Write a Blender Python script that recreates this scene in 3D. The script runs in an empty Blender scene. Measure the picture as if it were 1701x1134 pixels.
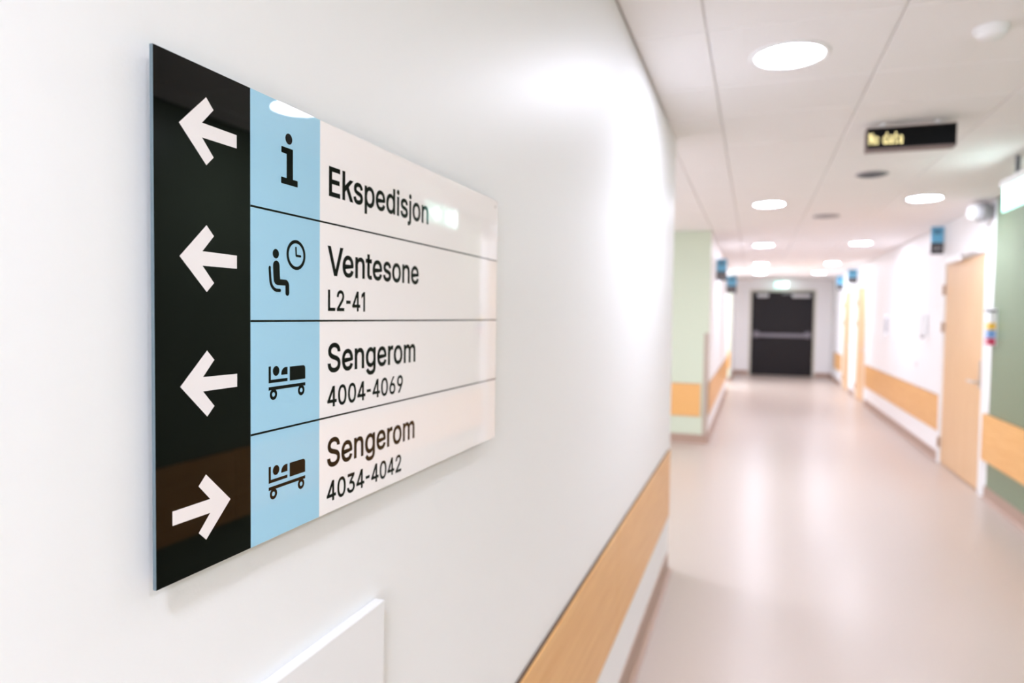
import bpy, bmesh, math, random
from mathutils import Vector, Matrix
C = bpy.context.scene.collection
PI = math.pi
rnd = random.Random(7)

# ------------------------------------------------------------ camera, world, light levels, exposure
F_PX, YAW, PITCH, ROLL, EYE = 1126.53, 0.341711, -0.038284, 0.013444, 1.42
cam_data = bpy.data.cameras.new('camera')
cam = bpy.data.objects.new('camera', cam_data); C.objects.link(cam)
bpy.context.scene.camera = cam
cam_data.sensor_width = 36.0; cam_data.sensor_fit = 'HORIZONTAL'
cam_data.lens = 36.0 * F_PX / 1701.0
cam_data.clip_start = 0.02; cam_data.clip_end = 100
fwd = Vector((-math.sin(YAW)*math.cos(PITCH), math.cos(YAW)*math.cos(PITCH), math.sin(PITCH)))
rt0 = Vector((math.cos(YAW), math.sin(YAW)*1.0, 0)); 
fwd = Vector((-math.sin(YAW)*math.cos(PITCH), math.cos(YAW)*math.cos(PITCH), math.sin(PITCH)))
up0 = rt0.cross(fwd)
rt = math.cos(ROLL)*rt0 + math.sin(ROLL)*up0
up = -math.sin(ROLL)*rt0 + math.cos(ROLL)*up0
cam.matrix_world = Matrix(((rt.x, up.x, -fwd.x, 0), (rt.y, up.y, -fwd.y, 0), (rt.z, up.z, -fwd.z, EYE), (0, 0, 0, 1)))
cam_data.dof.use_dof = True
cam_data.dof.focus_distance = 0.60
cam_data.dof.aperture_fstop = 4.0
cam_data.dof.aperture_blades = 9

w = bpy.data.worlds.new('world'); bpy.context.scene.world = w; w.use_nodes = True
w.node_tree.nodes['Background'].inputs[0].default_value = (0.9, 0.93, 1.0, 1)
w.node_tree.nodes['Background'].inputs[1].default_value = 0.3

DISC_EMIT = 66.0        # luminance of the downlight diffusers
SPOT_W = 7.5           # each downlight's reflector beam
SPOT_ANGLE = 123.0      # its cut-off
LAMP_COL = (0.955, 1.0, 1.18)
def fill_light(name, loc, rot, sx, sy, watts):
    ld = bpy.data.lights.new(name, 'AREA'); ld.shape = 'RECTANGLE'; ld.size = sx; ld.size_y = sy
    ld.energy = watts; ld.color = (0.94, 0.99, 1.15)
    lo = bpy.data.objects.new(name, ld); C.objects.link(lo); lo.location = loc; lo.rotation_euler = rot
fill_light('bay_fill_light', (-4.55, 5.70, 1.45), (0, -PI/2, 0), 1.5, 2.8, 38.0)      # added out of view; lifts the bay and the floor past the corner
fill_light('back_fill_light', (0.68, -4.55, 1.45), (PI/2, 0, 0), 1.9, 1.6, 59.0)     # added behind the camera to brighten the left wall and sign
fill_light('far_bay_fill_light', (-2.42, 15.0, 1.20), (0, -PI/2, 0), 1.3, 1.6, 58.0)         # added in the hidden far bay to brighten the corridor's end
vs = bpy.context.scene.view_settings
vs.view_transform = 'Standard'; vs.look = 'None'; vs.gamma = 1.0; vs.use_curve_mapping = False
vs.exposure = 0.70
bpy.context.scene.cycles.max_bounces = 14
bpy.context.scene.cycles.diffuse_bounces = 10

# ------------------------------------------------------------ helpers
def srgb(r, g, b):
    f = lambda c: (c/255/12.92 if c/255 <= 0.04045 else ((c/255+0.055)/1.055)**2.4)
    return (f(r), f(g), f(b), 1.0)

def mat(name, col, rough=0.5, metal=0.0, coat=0.0, spec=0.5, emit=None, estr=0.0, bump=None, ior=1.5):
    m = bpy.data.materials.new(name); m.use_nodes = True
    nt = m.node_tree; p = nt.nodes['Principled BSDF']
    p.inputs['Base Color'].default_value = col
    p.inputs['Roughness'].default_value = rough
    p.inputs['Metallic'].default_value = metal
    p.inputs['IOR'].default_value = ior
    p.inputs['Coat Weight'].default_value = coat
    p.inputs['Coat Roughness'].default_value = 0.01; p.inputs['Coat IOR'].default_value = 1.42
    p.inputs['Specular IOR Level'].default_value = spec
    if emit:
        p.inputs['Emission Color'].default_value = emit
        p.inputs['Emission Strength'].default_value = estr
    if bump:
        scale, strength, dist = bump
        tc = nt.nodes.new('ShaderNodeTexCoord')
        n = nt.nodes.new('ShaderNodeTexNoise'); n.inputs['Scale'].default_value = scale; n.inputs['Detail'].default_value = 3
        b = nt.nodes.new('ShaderNodeBump'); b.inputs['Strength'].default_value = strength; b.inputs['Distance'].default_value = dist
        nt.links.new(tc.outputs['Object'], n.inputs['Vector'])
        nt.links.new(n.outputs['Fac'], b.inputs['Height'])
        nt.links.new(b.outputs['Normal'], p.inputs['Normal'])
    return m

def mat_mottled(name, c1, c2, scale, rough, bump=0.0, stretch=(1, 1, 1), detail=4, coat=0.0, spec=0.5):
    """two tones mixed by stretched noise: vinyl flecks, wood grain"""
    m = bpy.data.materials.new(name); m.use_nodes = True
    nt = m.node_tree; p = nt.nodes['Principled BSDF']
    tc = nt.nodes.new('ShaderNodeTexCoord'); mp = nt.nodes.new('ShaderNodeMapping')
    mp.inputs['Scale'].default_value = stretch
    n = nt.nodes.new('ShaderNodeTexNoise'); n.inputs['Scale'].default_value = scale; n.inputs['Detail'].default_value = detail
    r = nt.nodes.new('ShaderNodeValToRGB')
    r.color_ramp.elements[0].position = 0.32; r.color_ramp.elements[1].position = 0.68
    r.color_ramp.elements[0].color = c1; r.color_ramp.elements[1].color = c2
    nt.links.new(tc.outputs['Object'], mp.inputs['Vector']); nt.links.new(mp.outputs['Vector'], n.inputs['Vector'])
    nt.links.new(n.outputs['Fac'], r.inputs['Fac']); nt.links.new(r.outputs['Color'], p.inputs['Base Color'])
    p.inputs['Roughness'].default_value = rough
    p.inputs['Coat Weight'].default_value = coat; p.inputs['Coat Roughness'].default_value = 0.15
    p.inputs['Specular IOR Level'].default_value = spec
    if bump:
        b = nt.nodes.new('ShaderNodeBump'); b.inputs['Strength'].default_value = bump; b.inputs['Distance'].default_value = 0.001
        nt.links.new(n.outputs['Fac'], b.inputs['Height']); nt.links.new(b.outputs['Normal'], p.inputs['Normal'])
    return m

WHITE = mat('wall_paint', (0.88, 0.88, 0.885, 1), 0.46, spec=0.2, bump=(210, 0.10, 0.0012))
CEIL = mat('ceiling_white', (0.88, 0.86, 0.855, 1), 0.95, spec=0.1)
GRID = mat('ceiling_joint', srgb(240, 232, 226), 0.8)
GREEN = mat('green_wall_paint', srgb(122, 137, 111), 0.42, spec=0.45, bump=(210, 0.10, 0.0012))
PALE_GREEN = mat('pale_green_wall_paint', srgb(204, 213, 192), 0.46, spec=0.2, bump=(210, 0.10, 0.0012))
FLOOR = mat_mottled('vinyl_floor', srgb(185, 171, 160), srgb(193, 179, 169), 160, 0.30, bump=0.02)
COVE = mat_mottled('vinyl_cove', srgb(164, 136, 119), srgb(174, 147, 130), 160, 0.4)
WOOD = mat_mottled('beech_board', srgb(221, 163, 94), srgb(232, 181, 114), 9, 0.38, stretch=(6, 0.35, 8), detail=6)
DOORWOOD = mat_mottled('birch_veneer', srgb(216, 175, 129), srgb(224, 187, 144), 7, 0.38, stretch=(6, 6, 0.35), detail=6)
FRAME = mat('white_lacquer', (0.84, 0.84, 0.84, 1), 0.3)
STEEL = mat('brushed_steel', (0.62, 0.60, 0.58, 1), 0.32, metal=1.0)
DARKDOOR = mat('dark_door_laminate', srgb(27, 22, 25), 0.45, spec=0.25)
BLACK = mat('black_plastic', (0.003, 0.003, 0.003, 1), 0.4, spec=0.08)
GREYP = mat('grey_plastic', srgb(165, 163, 166), 0.5)
DARKGREY = mat('dark_grey_plastic', srgb(88, 90, 98), 0.55)
WPLAST = mat('white_plastic', (0.85, 0.85, 0.86, 1), 0.35)
S_ARROW = mat('sign_arrow_print', srgb(243, 237, 237), 0.55, coat=1.0, spec=0.0)
S_WHITE = mat('sign_white_print', srgb(254, 249, 249), 0.55, coat=1.0, spec=0.0)
S_BLUE = mat('sign_blue_print', srgb(168, 215, 240), 0.55, coat=1.0, spec=0.0)
S_BLACK = mat('sign_black_print', (0.001, 0.0011, 0.0013, 1), 0.55, coat=1.0, spec=0.0)
S_BLACK.node_tree.nodes['Principled BSDF'].inputs['Coat IOR'].default_value = 1.35
S_EDGE = mat('acrylic_edge', srgb(100, 114, 120), 0.2, spec=0.3)
P_BLUE = mat('plaque_blue', srgb(96, 170, 205), 0.3)
P_DARK = mat('plaque_dark_print', srgb(38, 72, 98), 0.3)
P_BLACK = mat('plaque_black', srgb(30, 27, 29), 0.3)
P_GREY = mat('plaque_grey_print', srgb(150, 146, 148), 0.3)
DISC = mat('lamp_diffuser', (0.9, 0.9, 0.9, 1), 0.5, emit=LAMP_COL+(1,), estr=DISC_EMIT)
LED = mat('amber_led', (0.1, 0.08, 0.02, 1), 0.4, emit=(1.0, 0.84, 0.40, 1), estr=5.5)
EXITG = mat('exit_panel_glow', (0.3, 0.8, 0.6, 1), 0.3, emit=(0.45, 1.0, 0.88, 1), estr=1.3)
EXITW = mat('exit_symbol_glow', (0.9, 0.95, 0.95, 1), 0.3, emit=(0.86, 0.97, 1.0, 1), estr=7.0)
LAMPW = mat('call_lamp_lens', (0.72, 0.72, 0.72, 1), 0.4)
LIGHTGREY = mat('light_grey_plastic', srgb(205, 203, 206), 0.4)
YEL = mat('yellow_card', srgb(235, 190, 70), 0.5)
BLU = mat('blue_card', srgb(120, 160, 215), 0.5)
RED = mat('pink_red_card', srgb(205, 60, 95), 0.5)
BRASS = mat('hinge_metal', srgb(176, 140, 100), 0.35, metal=0.8)

def empty(name, loc, rz=0.0):
    o = bpy.data.objects.new(name, None); C.objects.link(o)
    o.location = loc; o.rotation_euler = (0, 0, rz); o.empty_display_size = 0.05
    return o
def tag(o, label, cat, group=None):
    o['label'] = label; o['category'] = cat
    if group: o['group'] = group
    return o
def struct(o):
    o['kind'] = 'structure'; return o
def link_bm(name, bm, m, parent=None, loc=None, smooth=False):
    me = bpy.data.meshes.new(name); bm.to_mesh(me); bm.free()
    for x in (m if isinstance(m, (list, tuple)) else [m]): me.materials.append(x)
    if smooth:
        for p in me.polygons: p.use_smooth = True
    o = bpy.data.objects.new(name, me); C.objects.link(o)
    if parent: o.parent = parent
    if loc: o.location = loc
    return o
def add_box(bm, lo, hi, bev=0.0, seg=2, mi=0):
    vs_ = [bm.verts.new((x, y, z)) for x in (lo[0], hi[0]) for y in (lo[1], hi[1]) for z in (lo[2], hi[2])]
    idx = [(0, 1, 3, 2), (4, 6, 7, 5), (0, 4, 5, 1), (2, 3, 7, 6), (0, 2, 6, 4), (1, 5, 7, 3)]
    fs = [bm.faces.new([vs_[i] for i in f]) for f in idx]
    for f in fs: f.material_index = mi
    if bev:
        es = list({e for f in fs for e in f.edges})
        bmesh.ops.bevel(bm, geom=es, offset=bev, segments=seg, profile=0.5, affect='EDGES')
    return fs
def box(name, lo, hi, m, parent=None, bev=0.0, loc=None, seg=2):
    bm = bmesh.new(); add_box(bm, lo, hi, bev, seg)
    return link_bm(name, bm, m, parent, loc)
def add_lathe(bm, prof, n=32, axis='Z', centre=(0, 0, 0)):
    """prof: (radius, height) pairs; closed at r=0 ends"""
    rings = []
    def P(r, h, a):
        c, s = r*math.cos(a), r*math.sin(a)
        v = {'Z': (c, s, h), 'X': (h, c, s), 'Y': (s, h, c)}[axis]
        return (v[0]+centre[0], v[1]+centre[1], v[2]+centre[2])
    for r, h in prof:
        if r < 1e-7: rings.append([bm.verts.new(P(0, h, 0))])
        else: rings.append([bm.verts.new(P(r, h, 2*PI*i/n)) for i in range(n)])
    for a, b in zip(rings, rings[1:]):
        for i in range(n):
            j = (i+1) % n
            if len(a) == 1: bm.faces.new((a[0], b[j], b[i])) if len(b) > 1 else None
            elif len(b) == 1: bm.faces.new((a[i], a[j], b[0]))
            else: bm.faces.new((a[i], a[j], b[j], b[i]))
    bmesh.ops.recalc_face_normals(bm, faces=bm.faces)
def lathe(name, prof, m, parent=None, n=32, axis='Z', centre=(0, 0, 0), smooth=True):
    bm = bmesh.new(); add_lathe(bm, prof, n, axis, centre)
    o = link_bm(name, bm, m, parent)
    if smooth:
        for p in o.data.polygons: p.use_smooth = len(p.vertices) == 4
    return o
def add_tube(bm, a, b, r, n=12):
    a, b = Vector(a), Vector(b); d = (b-a).normalized()
    t = d.orthogonal().normalized(); s = d.cross(t)
    R = [[bm.verts.new(p + r*(math.cos(2*PI*i/n)*t + math.sin(2*PI*i/n)*s)) for i in range(n)] for p in (a, b)]
    for i in range(n):
        j = (i+1) % n; bm.faces.new((R[0][i], R[0][j], R[1][j], R[1][i]))
    bm.faces.new(R[0]); bm.faces.new(R[1][::-1])
    bmesh.ops.recalc_face_normals(bm, faces=bm.faces)
def dup(o, loc, label=None, group=None):
    r = o.copy(); C.objects.link(r); r.location = loc
    if label: r['label'] = label
    if group: r['group'] = group
    for ch in list(o.children):
        c = ch.copy(); C.objects.link(c); c.parent = r
        for g in ch.children:
            d = g.copy(); C.objects.link(d); d.parent = c
    return r

# ------------------------------------------------------------ dimensions (metres; x across, y along the corridor)
H = 2.40
XL, XL2, XR = -0.427, -0.47, 1.79
Y0, YC, YK, YE = -4.6, 3.86, 7.92, 18.34      # back, near corner, green pier, end wall
YK2, YK3 = 14.0, 16.0
AX = -4.6                                      # depth of the side bay

# ------------------------------------------------------------ structure
fl = struct(box('floor', (AX-0.1, Y0-0.1, -0.06), (XR+0.15, YE+0.15, 0), FLOOR))
struct(box('wall_left', (XL-0.15, Y0, 0), (XL, YC, H), WHITE, bev=0.004))
struct(box('wall_left', (AX, YK, 0), (XL2, YK+0.12, H), PALE_GREEN))              # green pier and bay wall
struct(box('wall_left', (XL2-0.15, YK+0.12, 0), (XL2, YK2, H), WHITE))
struct(box('wall_left', (XL2-2.0, YK3, 0), (XL2, YK3+0.12, H), PALE_GREEN))
struct(box('wall_left', (XL2-0.15, YK3+0.12, 0), (XL2, YE, H), WHITE))
struct(box('wall_left', (XL2-2.1, YK+0.12, 0), (XL2-2.0, YK3+0.12, H), WHITE))
struct(box('wall_left', (AX-0.1, YC-0.15, 0), (AX, YK+0.12, H), WHITE))
struct(box('wall_left', (AX, YC-0.15, 0), (XL-0.15, YC, H), WHITE))
struct(box('wall_back', (XL-0.15, Y0-0.1, 0), (XR+0.12, Y0, H), WHITE))
# right wall: green length, door wall with its openings, end
D1, D2, D3 = (6.54, 7.83), (12.80, 13.86), (14.75, 15.80)
DH = 2.02
struct(box('wall_right', (XR, Y0, 0), (XR+0.12, 6.37, H), GREEN))
segs = [(6.37, D1[0]), (D1[1], D2[0]), (D2[1], D3[0]), (D3[1], YE)]
for a, b in segs: struct(box('wall_right', (XR, a, 0), (XR+0.12, b, H), WHITE))
for a, b in (D1, D2, D3): struct(box('wall_right', (XR, a, DH+0.05), (XR+0.12, b, H), WHITE))
struct(box('wall_right', (XR+0.12, D1[0]-0.1, 0), (XR+0.14, D3[1]+0.1, H), WHITE))
EX0, EX1, EH = -0.055, 1.395, 2.11
struct(box('wall_end', (XL2-0.15, YE, 0), (EX0-0.03, YE+0.12, H), WHITE))
struct(box('wall_end', (EX1+0.03, YE, 0), (XR+0.12, YE+0.12, H), WHITE))
struct(box('wall_end', (EX0-0.03, YE, EH+0.03), (EX1+0.03, YE+0.12, H), WHITE))
struct(box('wall_end', (EX0-0.1, YE+0.12, 0), (EX1+0.1, YE+0.14, H), WHITE))

# ceiling slab with individually laid tiles
ceil = struct(box('ceiling', (AX-0.1, Y0-0.1, H+0.018), (XR+0.15, YE+0.15, H+0.1), GRID))
def tile_mesh(wx, wy, key, cache={}):
    if (wx, wy) not in cache:
        bm = bmesh.new(); g = 0.002
        x, y, b = wx/2-g, wy/2-g, 0.004
        lo = [bm.verts.new(p) for p in ((-x+b, -y+b, 0), (x-b, -y+b, 0), (x-b, y-b, 0), (-x+b, y-b, 0))]
        hi = [bm.verts.new(p) for p in ((-x, -y, b), (x, -y, b), (x, y, b), (-x, y, b))]
        tp = [bm.verts.new(p) for p in ((-x, -y, 0.018), (x, -y, 0.018), (x, y, 0.018), (-x, y, 0.018))]
        bm.faces.new(lo[::-1])
        for A, B in ((lo, hi), (hi, tp)):
            for i in range(4):
                j = (i+1) % 4; bm.faces.new((A[i], A[j], B[j], B[i]))
        bm.faces.new(tp)
        bmesh.ops.recalc_face_normals(bm, faces=bm.faces)
        me = bpy.data.meshes.new('ceiling_tile'); bm.to_mesh(me); bm.free(); me.materials.append(CEIL)
        cache[(wx, wy)] = me
    return cache[(wx, wy)]
def tiles(xs, ys):
    for xa, xb in zip(xs, xs[1:]):
        for ya, yb in zip(ys, ys[1:]):
            o = bpy.data.objects.new('ceiling_tile', tile_mesh(round(xb-xa, 3), round(yb-ya, 3), 0)); C.objects.link(o)
            o.parent = ceil; o.location = ((xa+xb)/2, (ya+yb)/2, H + rnd.uniform(0, 0.0006))
ycor = [0.64, 1.24, 1.84, 2.44, 3.04, 3.48] + [round(4.08+0.6*k, 2) for k in range(24)] + [YE]
ya = [y for y in ycor]
tiles([XL, -0.175, 0.425, 1.025, 1.625, XR], [y for y in ycor if y <= 3.9])
tiles([-0.46, -0.175, 0.425, 1.025, 1.625, XR], [y for y in ycor if y >= 3.47])
tiles([-0.46-0.6*k for k in range(5, -1, -1)], [3.88, 4.08, 4.68, 5.28, 5.88, 6.48, 7.08, 7.68, 7.92])
# plain ceiling sheets where nobody looks (behind the camera, deep in the side bays)
bm = bmesh.new()
add_box(bm, (XL, Y0, H), (XR, 0.64, H+0.018))
add_box(bm, (AX, YC, H), (-3.46, YK, H+0.018))
add_box(bm, (XL2-2.0, YK+0.12, H), (-0.46, YE, H+0.018))
link_bm('plain_sheet', bm, CEIL, ceil)

# vinyl cove skirtings
def cove(name, p0, p1, n, h=0.10):
    """skirting from p0 to p1 (xy) standing n=(nx,ny) off the wall, with a coved foot"""
    bm = bmesh.new(); prof = [(0, h), (0.005, h), (0.006, 0.03), (0.011, 0.012), (0.022, 0.003), (0.034, 0.0005), (0, 0.0005)]
    R = [[bm.verts.new((p[0]+n[0]*d, p[1]+n[1]*d, z)) for d, z in prof] for p in (p0, p1)]
    k = len(prof)
    for i in range(k):
        j = (i+1) % k; bm.faces.new((R[0][i], R[0][j], R[1][j], R[1][i]))
    bm.faces.new(R[0]); bm.faces.new(R[1][::-1])
    bmesh.ops.recalc_face_normals(bm, faces=bm.faces)
    return struct(link_bm(name, bm, COVE))
cove('baseboard_left', (XL, Y0), (XL, YC), (1, 0))
cove('baseboard_left', (XL-0.15, YC), (XL, YC), (0, 1))
cove('baseboard_left', (AX, YK), (XL2, YK), (0, -1))
cove('baseboard_left', (XL2, YK), (XL2, YK2), (1, 0))
cove('baseboard_left', (XL2-2, YK3), (XL2, YK3), (0, -1))
cove('baseboard_left', (XL2, YK3), (XL2, YE), (1, 0))
cove('baseboard_right', (XR, Y0), (XR, 6.40), (-1, 0))
for a, b in segs[1:]: cove('baseboard_right', (XR, a+0.05), (XR, b-0.05 if b < YE else b), (-1, 0))
cove('baseboard_end', (XL2, YE), (EX0-0.05, YE), (0, -1))
cove('baseboard_end', (EX1+0.05, YE), (XR, YE), (0, -1))
# steel corner guards
def guard(x, y, sx, sy, z0, z1, name):
    bm = bmesh.new()
    add_box(bm, (min(x, x-sx*0.05), min(y, y-sy*0.002)-0.0005, z0), (max(x, x-sx*0.05)+0.002, max(y, y-sy*0.002), z1))
    return bm
bm = bmesh.new()
add_box(bm, (XL2-0.05, YK-0.0025, 0.1), (XL2+0.0025, YK, 1.25), 0.0008, 1)
add_box(bm, (XL2, YK, 0.1), (XL2+0.0025, YK+0.05, 1.25), 0.0008, 1)
struct(link_bm('trim_1', bm, mat('corner_guard_steel', srgb(176, 160, 146), 0.4, metal=0.3)))
bm = bmesh.new()
add_box(bm, (XL, YC-0.035, 0.1), (XL+0.002, YC+0.002, 1.25), 0.0006, 1)
add_box(bm, (XL-0.035, YC, 0.1), (XL, YC+0.002, 1.25), 0.0006, 1)
struct(link_bm('trim_2', bm, FRAME))
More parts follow.
